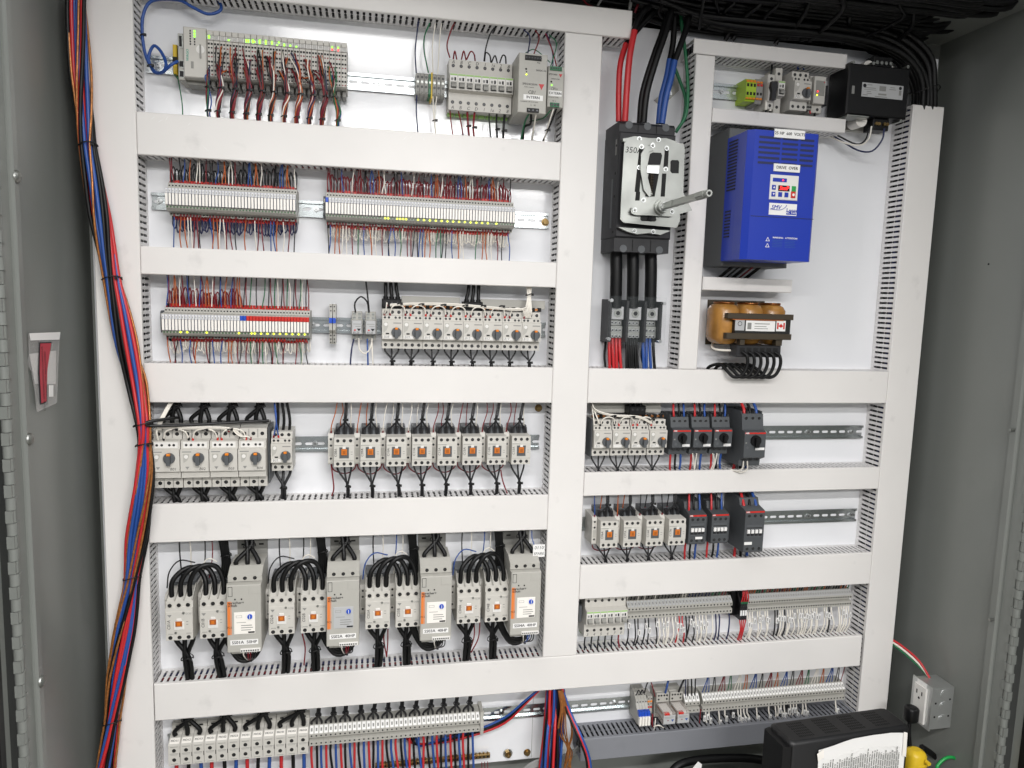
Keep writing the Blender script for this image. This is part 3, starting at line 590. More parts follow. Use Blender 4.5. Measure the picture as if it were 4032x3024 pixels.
bottom_fans(xs, -116, -170, 'three black wires below the %s starter from the left in the row of eight')
# busbar with its feed blocks
e = thing('busbar', 'copper busbar with black separators joining the eight motor starters', 'busbar', (205, -25, 50))
spawn([N('back_strip', MB().box(-132, -2, 2, 22, -20, -16, 'pgrey', .6)), N('back_strip', MB().box(46, 195, 0, 20, -20, -16, 'pgrey', .6)), N('bar', MB().box(-172, 182, -3, 2, -3, 3, 'copper'))], e)
sp = N('separator', MB().box(-4, 4, -5, 3.5, -4, 5, 'black', .8))
for k in range(24): spawn([sp], e, (-165 + k * 14.9, 0, 0))
def feedblock(lab, x, z, tops):
    e = thing('feed_block', lab, 'feed block', (x, z, 0))
    spawn([N('block', MB().box(-21, 21, -11, 10, 20, 62, 'black', 2))] + scrs([(-12, 2), (0, 2), (12, 2)], 62, SCRB), e)
    L = Loom('power_cable', lab.replace('feed block', 'cables dropping into the feed block'), (x, z + 10, 45), 'cables')
    for k, t in enumerate(tops): L.wire([(x - 13 + 13 * k, z + 8, 44), (x - 13 + 13 * k, z + 18, 44), (t[0] * .6 + (x - 13 + 13 * k) * .4, z + 30, 42), t], 4, 'blackcable', 8, 4, 'cable')
    for k in range(3): link('collar', MB().cyl(0, 0, 0, 1, 1, 'black').rod((x - 13 + 13 * k, z + 9, 44), (x - 13 + 13 * k, z + 15, 44), 5.6, 'black').mesh('collar', L.o), L.e)
feedblock('black feed block at the left end of the eight motor starters', 51.5, -20, [(38 + 11 * k, 32, 40) for k in range(3)])
feedblock('black feed block halfway along the eight motor starters', 230, -21.5, [(222 + 11 * k, 32, 40) for k in range(3)])
# white control wires looping from starter to starter
def daisy(lab, segs, spine, ties, r=1.5, h=74):
    L = Loom('control_wires', lab, (spine[0][0], spine[0][1], h), 'wires')
    for k in range(3): L.wire([(x + jit(1), z + k * 1.6 - 1.5, hh + k * .8) for x, z, hh in spine], r, 'wwhite', 6, 4)
    for a, b, ht, col in segs:
        o = L.wire([a, (a[0] + (b[0] - a[0]) * .12, a[1] + ht * .75, a[2] + 6), ((a[0] + b[0]) / 2, a[1] + ht, a[2] + 8), (b[0] - (b[0] - a[0]) * .12, b[1] + ht * .75, b[2] + 6), b], r, 'wwhite', 6, 5)
        for q in (a, b): link('ferrule', MB().rod((q[0], q[1] - 2.5, q[2]), (q[0], q[1] + 3.5, q[2] + .5), 2.2, col, 6).mesh('ferrule', L.o, False), o)
    for t in ties: L.tie(t, 5)
    return L
zt = -72.5 + 29
seg = []
for i in range(7): seg.append(((xs[i] - 5, zt, 70), (xs[i + 1] - 16, zt, 70), 21, 'redplate' if i % 2 else 'dred'))
seg.append(((xs[0] - 17, zt, 70), (xs[0] - 12, zt + 20, 78), 6, 'dred'))
daisy('white control wires looping along the top of the eight motor starters', seg, [(xs[0] - 5, zt + 20, 76), (xs[1], zt + 24, 78), (xs[3], zt + 25, 78), (xs[5], zt + 20, 77), (xs[6] + 18, zt + 18, 76), (xs[7] - 8, zt + 30, 66), (xs[7] - 4, 28, 50)], [(x, zt + 24, 77) for x in (xs[0] + 14, xs[1] + 16, xs[2] + 20, xs[3] + 24, xs[4] + 20, xs[5] + 18)])
# bundle of white wires going up at the right end
L = Loom('control_wires', 'tied bunch of white wires rising right of the eight motor starters into the duct', (350, 0, 55), 'wires')
for k in range(6): L.wire([(xs[7] - 17 + k * 3, zt, 70), (345 + k * 3, -28, 72), (352 + k * 1.5, 0, 62), (352 + k * 2.2, 28, 50)], 1.4, 'wwhite', 6, 4)
L.tie((356, 8, 60), 8)
# two spare slim terminals and two relay sockets
for i in range(2):
    e = thing('spare_terminal', 'slim grey spare terminal with blue band, %s of the pair beside the relays' % ['left', 'right'][i], 'terminal', (-78 + 7.4 * i, -68.5, 0))
    spawn([N('housing', MB().prism([(0, -43), (44, -43), (46, -20), (58, -12), (58, 10), (48, 16), (46, 43), (0, 43)], -3, 3, 'pgrey', 'x')), N('blue_band', MB().box(-3.1, 3.1, 3, 14, 40, 60, 'blue'))] + scrs([(0, 38), (0, 29), (0, 20), (0, -24), (0, -32), (0, -39)], 47, SCRS), e)
for i, s in enumerate(['R125', 'R126']):
    e = thing('relay_socket', 'grey plug relay on a socket handwritten %s beside the motor starters' % s, 'relay', (-23 + 29.5 * i, -71, 0))
    spawn([N('socket', MB().box(-11, 11, -31, 31, 0, 32, 'pgrey', 1)), N('relay', MB().box(-10.5, 10.5, -17, 12, 32, 58, 'silverlabel', 1), (0, 0, 0), [N('logo', MB().prism([(0, -5), (9, -5), (4.5, -11)], 58, 58.3, 'ink').box(-6, -2, -10, -7, 58, 58.3, 'red')), N('print', MB().box(-8, 8, 4, 5.2, 58, 58.2, 'inkgrey').box(-3, 8, -1, .3, 58, 58.2, 'inkgrey'))]), N('retaining_clip', MB().box(-13, -10.8, -18, 14, 10, 44, 'pgreyd').box(10.8, 13, -18, 14, 10, 44, 'pgreyd'))]
          + [N('terminal_screw', MB().cyl(0, 0, 0, 1.4, 3.6, 'zinc', 10).box(-2.6, 2.6, -.4, .4, 1.4, 1.5, 'ink'), (sx, z, 32)) for sx in (-5.5, 5.5) for z in (26, 17.5, -22, -28)], e)
    txt(s, 4.6, 'ink', -8, -14, 58.3, e, shear=.2)
wires('wire_set', 'black jumper arching between the two grey plug relays', [('wblack', 1.8, [(1, 1, 860, 1040, 34), (1, 1, 855, 960), (1, 1, 905, 905), (1, 1, 960, 950), (1, 1, 975, 1040, 34)]), ('wblack', 1.8, [(1, 1, 978, 1040, 34), (1, 1, 965, 900), (1, 1, 950, 775, 40)])], 42)
wires('wire_set', 'white and blue wires below the two grey plug relays', [('navy', 1.8, [(1, 1, 845, 1270, 34), (1, 1, 825, 1370), (1, 1, 815, 1490, 40)]), ('wblue', 1.8, [(1, 1, 962, 1270, 34), (1, 1, 965, 1380), (1, 1, 968, 1495, 40)]), ('wwhite', 1.8, [(1, 1, 1002, 1265, 34), (1, 1, 1005, 1380), (1, 1, 1010, 1490, 40)]), ('wwhite', 1.8, [(1, 1, 888, 1265, 34), (1, 1, 895, 1360), (1, 1, 945, 1395), (1, 1, 990, 1340), (1, 1, 1000, 1265, 34)])], 42)
# four large starters and one small
def big_nodes(w=55.4):
    a = w / 2 - .4
    b = MB().prism([(0, -75), (80, -75), (80, -52), (97, -50), (97, -36), (105, -35), (105, 10), (97, 11), (97, 27), (80, 29), (80, 50), (0, 50)], -a, a, 'pcream', 'x')
    gr = N('cable_partition', MB().box(-a, a, 50.2, 56, 10, 66, 'pgreyd'))
    n = [N('housing', b), N('dial_window', MB().prism([(-21, -17), (-14, -12), (-10, -4), (-10, 2), (-22, 2)], 105, 105.6, 'pgrey'), (0, 0, 0), [N('current_dial', MB().cyl(-16, -4, 105.7, 106.2, 4, 'pwhite', 14))]),
         N('brand_triangle', MB().prism([(-18, -25), (-10, -25), (-14, -31)], 105, 105.2, 'inkgrey')), N('type_print', MB().box(-24, -6, 5, 7, 105, 105.15, 'inkgrey')), N('aux_panel', MB().box(-23, 23, 13, 25, 97, 97.6, 'pwhite')), gr, knob(11.5, (8, -7, 105))]
    for s in (-9, 9): n.append(N('phase_barrier', MB().box(s - .4, s + .4, -74, -53, 80, 82, 'inkgrey').box(s - .4, s + .4, 31, 49, 80, 82, 'inkgrey')))
    return n + scrs([(-18, 39), (0, 39), (18, 39), (-17, -65), (0, -65), (17, -65)], 80, N('terminal_screw', scr(4))) + scrs([(-17, 19), (-7.5, 19), (7, 19), (15.5, 19)], 97.7)
BIG = big_nodes(); xb = []
for i, s in enumerate(['B01', 'B02', 'B03', 'B04']):
    x = -432.5 + 56.3 * (i + .5); xb.append(x)
    e = thing('motor_starter', 'large light grey motor starter handwritten %s beside the cable bundle' % s, 'motor starter', (x, -340, 0), BIG, 'large motor starters'); txt(s, 5.6, 'ink', 9, -30, 105.2, e, shear=.15)
solid('side_plate', MB().box(-1.5, 1.5, -70, 52, 5, 78, 'dkgrey', 1), 'dark grey side plate right of the large motor starter B04', 'plate').location = wl((-204.8, -340, 0))
xs5 = starters(['B05'], -204 + 2, 46, -341, 'alone right of the large starters', 'motor starter B05')
# cables of the large starters
for i, x in enumerate(xb):
    L = Loom('power_cable', 'thick black cables above the large motor starter %s' % nth(i + 1), (x, -285, 40), 'cables', 'cables above the large starters')
    L.fan([(x + k * 17, -284, 42) for k in (-1, 0, 1)], (x + 8, -248, 40), (x + 8, -232, 40), 4.6, 'blackcable', 6)
    L = Loom('power_cable', 'thick black cables below the large motor starter %s' % nth(i + 1), (x, -412, 48), 'cables', 'cables below the large starters')
    L.fan([(x + k * 15, -413, 50) for k in (-1, 0, 1)], (x + 6, -446, 50), (x + 8, -462, 48), 4.6, 'blackcable', 6, False)
L = Loom('power_cable', 'black and blue wires above the motor starter B05', (xs5[0], -298, 45), 'cables')
for k in (-1, 0, 1): L.wire([(xs5[0] + k * 13, -302, 46), (xs5[0] + k * 12 + 2, -275, 45), (xs5[0] + k * 9 - 3, -232, 42)], 3.2, 'blackcable', 7, 3)
L.wire([(xs5[0] - 17, zt - 268, 68), (xs5[0] - 12, -285, 70), (xs5[0] - 12, -262, 62), (xs5[0] - 18, -232, 50)], 1.4, 'wblue', end='dred'); L.wire([(xs5[0] - 7, zt - 268, 68), (xs5[0] - 10, -285, 72), (xs5[0] - 14, -262, 62), (xs5[0] - 18, -232, 50)], 1.4, 'wblue', end='redplate')
bottom_fans(xs5, -384, -455, 'three black wires below the %s small starter beside the large ones', r=3.2, join=.6)
zt2 = -340 + 30; seg = [((xb[i] - 5, zt2, 92), (xb[i + 1] - 13, zt2, 92), 23, 'redplate' if i else 'black') for i in range(3)] + [((xb[3] - 4, zt2, 92), (xb[2] + 10, zt2 + 18, 96), 8, 'dred')]
daisy('white control wires looping along the top of the four large motor starters', seg, [(xb[0] - 16, zt2, 92), (xb[0] - 12, zt2 + 25, 98), (xb[1] - 10, zt2 + 25, 100), (xb[2] + 10, zt2 + 23, 98), (xb[3] - 14, zt2, 92)], [(xb[0] + 18, zt2 + 22, 98), (xb[1] + 20, zt2 + 21, 98), (xb[2] + 12, zt2 + 22, 98)], 1.6)
L = Loom('control_wires', 'white wires rising left of the large motor starter B01', (xb[0] - 14, zt2 + 25, 95), 'wires')
for k in range(4): L.wire([(xb[0] - 15 + k * 2, zt2 + 20, 97), (xb[0] - 14 + k * 2, zt2 + 36, 90), (xb[0] - 6 + k * 2, zt2 + 60, 66), (xb[0] + 2 + k * 2, -233, 50)], 1.7, 'wwhite', 6, 4)

# small contactors
def cont_nodes(w=44, win='dkgrey', c='pcream'):
    a = w / 2 - .4
    base = MB().prism([(0, -42), (50, -42), (50, 30), (38, 46), (0, 46)], -a + 2, a - 1, 'dkgrey', 'x')
    for k in (-14.5, 0, 14.5): base.box(k - 4.5, k + 4.5, 31, 44, 38, 52, 'blackm', 1)
    fr = MB().prism([(50, -36), (83, -36), (83, -22), (85, -21), (85, 14), (83, 15), (83, 29), (50, 30)], -a, a, c, 'x')
    return [N('base', base), N('front_cover', fr), N('window_frame', MB().box(-10, 10, -16, 8, 85, 86.2, win, .5), (0, 0, 0), [N('position_button', MB().box(-6, 6, -9, 4, 86.2, 88, 'orange', .8).box(-3, 3, -6.5, 1, 88, 88.3, 'rust')), N('latch', MB().box(-3.4, 3.4, 5, 10, 86.2, 87.5, 'pwhite'))]),
            N('rating_print', MB().box(14, 18, -3, -2, 85, 85.2, 'inkgrey').box(14, 18, -8, -7, 85, 85.2, 'inkgrey').box(-20, -2, 11.4, 12.4, 85, 85.2, 'inkgrey'))] + scrs([(-13.5, 22), (0, 22), (13.5, 22), (-13.5, -29), (0, -29), (13.5, -29)], 83, SCRB)
CONT = cont_nodes()
AUX = [N('housing', MB().prism([(0, -34), (58, -34), (60, -30), (60, 26), (54, 34), (0, 36)], -6, 6, 'pcream', 'x').box(-3.5, 3.5, -16, 2, 60, 60.6, 'pgrey'))] + scrs([(0, 22), (0, 8), (0, -21)], 60)
def contactors(names, x0, p, z, where, grp, aux=True):
    out = []
    for i, s in enumerate(names):
        x = x0 + p * i; e = thing('contactor', 'small light grey contactor handwritten %s %s' % (s, where), 'contactor', (x, z, 0), CONT, grp)
        txt(s, 5.6, 'ink', -17.5, -4, 85.4, e, 'CENTER', .1, math.pi / 2); out.append(x)
        if aux: thing('auxiliary_block', 'narrow auxiliary contact block left of the contactor %s' % s, 'contact block', (x - 29, z - 1, 0), AUX, 'auxiliary blocks')
    return out
xc = contactors(['C08A', 'C09A', 'C10A', 'C11A', 'C12A', 'C13A', 'C14A', 'C15A'], -48.2, 56.0, -340, 'in the row of eight', 'small contactors, left bay')
for i, x in enumerate(xc):
    L = Loom('wire_fan', 'three tied black wires above the contactor C%02dA' % (8 + i), (x, -305, 50), 'wires', 'wires above the small contactors')
    L.fan([(x + k * 14.5, -309, 52) for k in (-1, 0, 1)], (x + 1, -276, 56), (x + 4 + i, -232, 46), 2, 'wblack', 2.4)
    c1 = 'worange' if i < 2 else 'wwhite' if i < 4 else 'dred'
    L = Loom('control_wires', 'thin %s and white wires above the contactor C%02dA' % ({'worange': 'orange', 'wwhite': 'white', 'dred': 'red'}[c1], 8 + i), (x - 25, -305, 58), 'wires', 'control wires above the small contactors')
    L.wire([(x - 29, -306, 50), (x - 28, -290, 54), (x - 22 + jit(3), -260, 52), (x - 18 + jit(4), -232, 46)], 1.2, c1, end='dred')
    L.wire([(x + 14, -299, 40), (x + 13, -285, 46), (x + 12 + jit(3), -260, 48), (x + 16 + jit(3), -232, 46)], 1.3, 'wwhite', end='dred')
    L.wire([(x - 9, -297, 34), (x - 9, -280, 40), (x - 6 + jit(3), -260, 42), (x - 6 + jit(3), -232, 42)], 1.1, c1, end='dred')
    if i < 7:
        L = Loom('jumper_wire', 'red jumper sagging below the contactors between C%02dA and C%02dA' % (8 + i, 9 + i), (x - 29, -372, 45), 'wire', 'red sagging jumpers')
        y = x + 27; L.wire([(x - 29, -372, 45), (x - 24, -391, 44), (x, -403 + jit(3), 40), (y - 7, -391, 44), (y, -372, 45)], 1.4, 'dred', 6, 5)
bottom_fans(xc, -376, -462, 'three black wires below the %s contactor from the left in the row of eight', h=50, r=2.2, join=.58, jx=4)
wires('wire_pair', 'two red wires hanging at the ends of the small contactor row', [('dred', 1.6, [(1, 2, 648, 680, 45), (1, 2, 660, 780), (1, 2, 672, 900), (1, 2, 655, 965, 45)]), ('dred', 1.6, [(1, 2, 2115, 740, 45), (1, 2, 2130, 830), (1, 2, 2170, 945, 45)])])
# long strap holding the cable bundle
L = Loom('strap', 'long black cable strap reaching from the cable bundle over the large motor starters', A(0, 2, 1250, 345, 118), 'strap')
L.wire([A(0, 2, 1200, 350, 118), A(0, 2, 1350, 362, 116), A(0, 2, 1700, 350, 100), A(0, 2, 2212, 322, 70), A(1, 2, 110, 318, 62)], 3.2, 'tieblack', 5, 4, 'strap')
L.wire([A(0, 2, 1230, 345, 118), A(0, 2, 1320, 320, 112), A(0, 2, 1480, 298, 90), A(0, 2, 1540, 290, 70)], 3.6, 'tieblack', 5, 4, 'strap')

# ------------------------------------------------------------------ soft starters and large contactors
def big_cont_nodes(w=54.5):
    a = w / 2 - .5
    b = MB().prism([(0, -45), (70, -45), (100, -40), (104, -39), (104, 31), (98, 33), (98, 45), (62, 62), (0, 62)], -a, a, 'pcream', 'x')
    b.box(-a + .5, a - 4, -52, 70, 0, 55, 'dkgrey')
    gr = [N('phase_barrier', MB().prism([(60, 62.5), (99, 45.5), (101, 50), (66, 70), (60, 70)], x - 1, x + 1, 'pgrey', 'x')) for x in (-26, -9, 9, 26)]
    return [N('housing', b)] + gr + [N('face_plate', MB().box(-a + 1, a - 1, -26, 24, 104, 105, 'pcream', .4), (0, 0, 0), [N('brand_triangle', MB().prism([(-23, 18), (-14, 18), (-18.5, 12)], 105, 105.2, 'inkgrey')), N('cover_screw', MB().cyl(9, 21, 105, 106, 2.6, 'zinc', 10)), N('cover_screw', MB().cyl(-7, -22, 105, 106, 2.6, 'zinc', 10)), N('rating_print', MB().box(14, 18, 1, 2.2, 105, 105.2, 'inkgrey').box(14, 18, -5, -3.8, 105, 105.2, 'inkgrey').box(-22, -12, -24.5, -23.5, 105, 105.2, 'inkgrey').box(14, 24, -24.5, -23.5, 105, 105.2, 'inkgrey'))]),
            N('window_frame', MB().box(-10, 10, -15, 2, 105, 107, 'pwhite', .6).box(-5, 5, 2, 9, 105, 106.6, 'pwhite', .6), (0, 0, 0), [N('position_button', MB().box(-6.5, 6.5, -7, 4, 107, 109.5, 'rust', .8).box(-3, 3, -5, 2, 109.5, 109.8, 'orange'))])] + scrs([(-18, 30 + 8), (0, 30 + 8), (18, 30 + 8), (-18, -33), (0, -33), (18, -33)], 98.2 if False else 104, N('terminal_screw', scr(4.2)))
BC = big_cont_nodes()
def ss_nodes(w=69, lab='pcream'):
    a = w / 2
    n = [N('housing', MB().box(-a, a, -62, 86, 20, 130, 'pgrey', 1.4)), N('terminal_hood', MB().prism([(20, 87), (112, 87), (112, 100), (84, 112), (20, 114)], -a, a, 'pgrey', 'x'), (0, 0, 0), scrs([(-20, 94), (0, 94), (20, 94)], 112, N('terminal_screw', scr(4)))),
         N('mounting_flange', MB().box(-a + 2, a - 2, 70, 141, 0, 4, 'pgreyd', 1).box(-24, -14, 129, 133, 4, 4.3, 'hole').box(14, 24, 129, 133, 4, 4.3, 'hole')), N('heat_sink', MB().box(-a + 3, a - 3, -72, 100, 4, 20, 'dkgrey')),
         N('orange_stripe', MB().box(-a + 1.5, -a + 7.5, -22, 51, 130, 130.4, 'ssorange').box(-a + 8.4, -a + 9.6, -22, 51, 130, 130.4, 'ssorange')),
         N('setting_panel', MB().box(-20, 22, -21, 27, 130, 130.8, lab, .4), (0, 0, 0), [N('dial', MB().cyl(12, 17, 130.8, 134, 5, 'blue', 14).box(11.4, 12.6, 13, 21, 134, 134.6, 'paper')), N('print', MB().box(-16, -4, 15, 20, 130.85, 130.95, 'inkgrey').box(-15.4, -4.6, 15.6, 19.4, 130.96, 131, lab).box(-15, 4, 4, 5, 130.9, 131, 'inkgrey').box(-6, 16, -3, -1.5, 130.9, 131, 'inkgrey').box(-6, 18, -8, -6.5, 130.9, 131, 'inkgrey').box(-6, 14, -13, -11.5, 130.9, 131, 'inkgrey').box(8, 21, -19.5, -16, 130.9, 131, 'ink'))]),
         N('display_window', MB().box(-a + 3, -a + 12, 62, 83, 130, 130.3, 'ink').box(-a + 4, -a + 11, 63, 82, 130.35, 130.5, 'pgrey')), N('side_panel', MB().box(10, a - 1, 66, 85, 130, 130.6, 'pgrey', .3)),
         N('indicator', MB().box(-19, -16, 54, 57, 130, 130.5, 'hole')), N('indicator', MB().box(-6, -3, 54, 57, 130, 130.5, 'hole')),
         N('control_terminals', MB().box(-8, a - 2, -61, -53.5, 130, 133, 'pwhite', .5), (0, 0, 0), scrs([(-5 + 4.7 * k, -57.3) for k in range(8)], 133, SCRS)), N('foot', MB().box(-a + 5, a - 12, -74, -62.3, 60, 112, 'pgrey', 1))]
    return n
for i, (x, s) in enumerate([(-251.5, 'SS01A  50HP'), (-48.5, 'SS02A  40HP'), (152.5, 'SS03A  40HP'), (355.5, 'SS04A  40HP')]):
    e = thing('soft_starter', 'tall grey soft starter with orange stripe labelled %s' % s.replace('  ', ' '), 'soft starter', (x, -700, 0), ss_nodes(69, 'silverlabel' if i == 1 else 'relaywhite'), 'soft starters')
    lb = spawn([N('label_tape', MB().box(-28, 28, -45, -34, 130, 130.6, 'paper'))], e)[0]; txt(s, 6.8, 'ink', 0, -39.5, 130.9, lb, 'CENTER', bold=.12)
    for s2, z in (('sprecher+', 48), ('schuh', 42)): txt(s2, 5.7, 'ink', -32, z, 130.7, e, bold=.3, name='brand_lettering')
    txt('PCS', 4.4, 'ink', -34, -6, 130.6, e)
    L = Loom('power_cable', 'thick black cables above the soft starter labelled %s' % s[:5], (x, -590, 70), 'cables', 'cables above the soft starters')
    jx = x + (2, 2, 3, 2)[i]
    L.fan([(x + k * 22, -592, 76) for k in (-1, 0, 1)], (jx, -552, 60), (jx - 4, -532, 54), 5, 'blackcable', 7)
    L = Loom('power_cable', 'black cables looping under the soft starter labelled %s' % s[:5], (x, -775, 60), 'cables', 'cables looping under the soft starters')
    for k in range(3): L.wire([(x - 40 - 5 * k, -736, 70), (x - 40 - 4 * k, -765, 66), (x - 22, -797 - 5 * k, 66 + 3 * k), (x + 6, -800 - 4 * k, 70), (x + 22, -784, 72), (x + 24 - 8 * k, -768, 70)], 4.6, 'blackcable', 8, 4)
    L = Loom('control_wires', 'small red, white and black control wires hanging under the soft starter %s' % s[:5], (x + 10, -765, 128), 'wires', 'control wires under the soft starters')
    for k, m in enumerate(['wwhite', 'wblack', ('dred', 'dred', 'wblack', 'wblue')[i], ('dred', 'dred', 'wblack', 'wblue')[i], 'wblack', 'wblack']):
        L.wire([(x - 3 + k * 5, -760, 128), (x - 2 + k * 4.4, -772 - (k % 3) * 3, 126), (x + 2 + k * 2, -790, 108), (x + 2, -800, 90)], 1.3, m)
    L.tie((x + 3, -797, 94), 5)
names = ['C01A', 'C01B', 'C02A', 'C02B', 'C03A', 'C03B', 'C04A', 'C04B']; xk = [-385.5, -318, -178.5, -112, 26, 92, 229.5, 294]
for i, (x, s) in enumerate(zip(xk, names)):
    e = thing('contactor', 'large light grey contactor handwritten %s beside a soft starter' % s, 'contactor', (x, -700, 0), BC, 'large contactors')
    txt(s, 6.4, 'ink', -20, -4, 105.4, e, 'CENTER', .1, math.pi / 2); txt('CC65' if i < 2 else 'CC50', 3.6, 'inkgrey', 13, 19, 105.3, e)
    thing('auxiliary_block', 'narrow auxiliary contact block left of the large contactor %s' % s, 'contact block', (x - 33, -690, 0), AUX, 'auxiliary blocks')
    L = Loom('power_cable', 'thick black tied cables below the large contactor %s' % s, (x, -740, 55), 'cables', 'cables below the large contactors')
    L.fan([(x + k * 17, -742, 62) for k in (-1, 0, 1)], (x + (4 if i % 2 == 0 else 0), -800, 62), (x + (8 if i < 2 else 2), -862, 52), 5, 'blackcable', 7)
    if i % 2 == 0:
        y = xk[i + 1]
        L = Loom('power_cable', 'three thick black cables arching from contactor %s over to %s' % (s, names[i + 1]), (x, -640, 80), 'cables', 'arching cables between the large contactors')
        for k in (-1, 0, 1):
            a_, b_ = x + k * 18, y + k * 18; hz = -584 + k * 4 - 4
            L.wire([(a_, -655, 84), (a_ + 1, -620, 86), (a_ + 14, hz - 9, 84 + 4 * k), ((a_ + b_) / 2, hz, 78 + 5 * k), (b_ - 14, hz - 9, 72 + 4 * k), (b_ - 1, -622, 78), (b_, -655, 84)], 5.2, 'blackcable', 9, 5)
        L = Loom('power_cable', 'thick black cables rising beside the contactor %s into the duct above' % names[i + 1], (y + 20, -600, 40), 'cables', 'rising cables in the soft starter row')
        for k in range(4): L.wire([(y + 6 + k * 6, -640, 40), (y + 10 + k * 4, -600, 36), (y + 13 + k * 3.5 - 6, -560, 38), (y + 2 + k * 5, -530, 40)], 4.4, 'blackcable', 8, 3)
        L.tie((y + 16, -580, 38), 11)
        cc = ('wblack', 'wblack', 'wblue', 'wblue')[i // 2]
        L = Loom('control_wires', 'thin wires hanging from the duct onto the contactors %s and %s' % (s, names[i + 1]), (x, -560, 40), 'wires', 'thin wires in the soft starter row')
        L.wire([(x - 10, -532, 45), (x - 11, -570, 40), (x - 8, -625, 40)], 1.6, 'wblack'); L.wire([(x + 10, -532, 45), (x + 12, -575, 42), (x + 9, -628, 40)], 1.5, 'wwhite', end=None)
        L.wire([(x + 42, -532, 45), (x + 41, -580, 42), (x + 36, -630, 40)], 1.4, cc); L.wire([(x + 56, -532, 45), (x + 56, -580, 42), (x + 48, -630, 40)], 1.2, 'dred' if i == 0 else 'wwhite')
        L.wire([(x - 33, -640, 62), (x - 28, -605, 60), (x - 8, -582, 56), (x + 22, -590, 50)], 1.5, cc)
        L.wire([(x + 36, -632, 52), (x + 40, -592, 50), (x + 52, -583, 48), (x + 66, -592, 46)], 1.6, 'wwhite')
L = wires('wire_pair', 'pair of thin red wires rising from the duct between the soft starters', [('dred', 1.6, [(1, 3, 400, 500, 60), (1, 3, 425, 620), (1, 3, 415, 770, 45)]), ('dred', 1.6, [(1, 3, 1110, 460, 60), (1, 3, 1105, 560), (1, 3, 1130, 700, 45)]), ('dred', 1.6, [(1, 3, 1140, 460, 60), (1, 3, 1138, 580), (1, 3, 1128, 700, 45)]), ('dred', 1.6, [(1, 3, 1885, 410, 60), (1, 3, 1885, 520), (1, 3, 1848, 645, 45)]), ('dred', 1.6, [(1, 3, 1935, 400, 60), (1, 3, 1920, 540), (1, 3, 1858, 660, 45)])])
e = thing('wire_flag', 'small white handwritten flag reading spare beside the soft starter SS04A', 'label', A(2, 2, 232, 1440, 90)); spawn([N('tag', MB().box(-14, 14, -15, 15, 0, .6, 'paper'))], e)
txt('0110', 8, 'ink', 0, 7, .8, e, 'CENTER', .1); txt('SPARE', 6.4, 'ink', 0, -7, .8, e, 'CENTER', .1)
wires('wire', 'thin blue wire leading down to the white spare flag', [('wblue', 1.2, [(2, 2, 170, 1265, 60), (2, 2, 175, 1340, 70), (2, 2, 205, 1420, 88)])])
# ------------------------------------------------------------------ bottom row: motor terminals and terminal strips
MO = [N('housing', MB().prism([(0, -33), (50, -33), (50, 14), (47, 16), (34, 24), (26, 26), (0, 40)], -12.2, 12.2, 'pcream', 'x')), N('rear_fin', MB().box(-12, 12, 26, 46, 2, 14, 'pgrey', 1).box(-4, 4, 36, 40, 14, 14.3, 'hole')),
      N('marker', MB().add([(-10, 16.5, 47.4), (10, 16.5, 47.4), (10, 23.6, 35.6), (-10, 23.6, 35.6)], [(0, 1, 2, 3)], 'relaywhite')), N('rating_print', MB().box(-8, 8, 10, 11, 50, 50.2, 'inkgrey').box(-9, 9, -6, -5, 50, 50.2, 'inkgrey').box(-8, 8, -8.6, -8, 50, 50.2, 'inkgrey').box(-7, 7, -30, -29, 50, 50.2, 'inkgrey')),
      N('link_slot', MB().box(11.2, 12.6, -14, -4, 50, 50.4, 'hole'))] + scrs([(0, 2), (0, -20)], 50, N('terminal_screw', scr(4.3)))
RBK = ['red', 'blackcable', 'wblue']
for i in range(12):
    s = 'MO%d%d' % (i // 3 + 1, i % 3 + 1); x = -429 + 25.15 * (i + .5)
    e = thing('motor_terminal', 'large grey motor terminal marked %s at bottom left' % s, 'terminal', (x, -1024, 0), MO, 'motor terminals')
    t = txt(s, 4.6, 'ink', 0, 20.2, 41.8, e, 'CENTER', bold=.1); t.rotation_euler = (math.pi / 2 - 1.02, 0, 0)
    if i % 3 == 0:
        L = Loom('power_cable', 'three thick black cables above the motor terminals %s to MO%d3' % (s, i // 3 + 1), (x + 25, -985, 30), 'cables', 'cables above the motor terminals')
        L.fan([(x + k * 25.15, -996, 34) for k in (0, 1, 2)], (x + 26 + 2 * i, -956, 36), (x + 28 + 2 * i, -930, 38), 5, 'blackcable', 7)
    L = Loom('motor_cable', '%s cable hanging below the motor terminal %s' % (('red', 'black', 'blue')[i % 3], s), (x, -1058, 30), 'cable', 'cables below the motor terminals')
    L.wire([(x, -1054, 30), (x + jit(2), -1090, 30), (x - 2 + jit(4), -1240, 36)], 4.2, RBK[i % 3], 8, 3, 'cable')
def strip(n, x0, x1, z, where, kw, name='terminal_block', cat='terminal', lab='grey terminal block'):
    p = (x1 - x0) / n; P = term_nodes(p, **kw)
    for i in range(n): thing(name, '%s, %s from the left %s' % (lab, nth(i + 1), where), cat, (x0 + p * (i + .5), z, 0), P, 'terminal strip ' + where)
    return [x0 + p * (i + .5) for i in range(n)]
xt = strip(37, -126.5, 272, -1024, 'beside the motor terminals', dict(up=26, dn=-21, mb='pgrey'))
solid('end_stop', MB().prism([(0, -24), (48, -24), (50, -8), (44, 30), (0, 32)], -4, 4, 'pgrey', 'x'), 'grey end stop right of the bottom terminal strip', 'end stop').location = wl((276.5, -1024, 0))
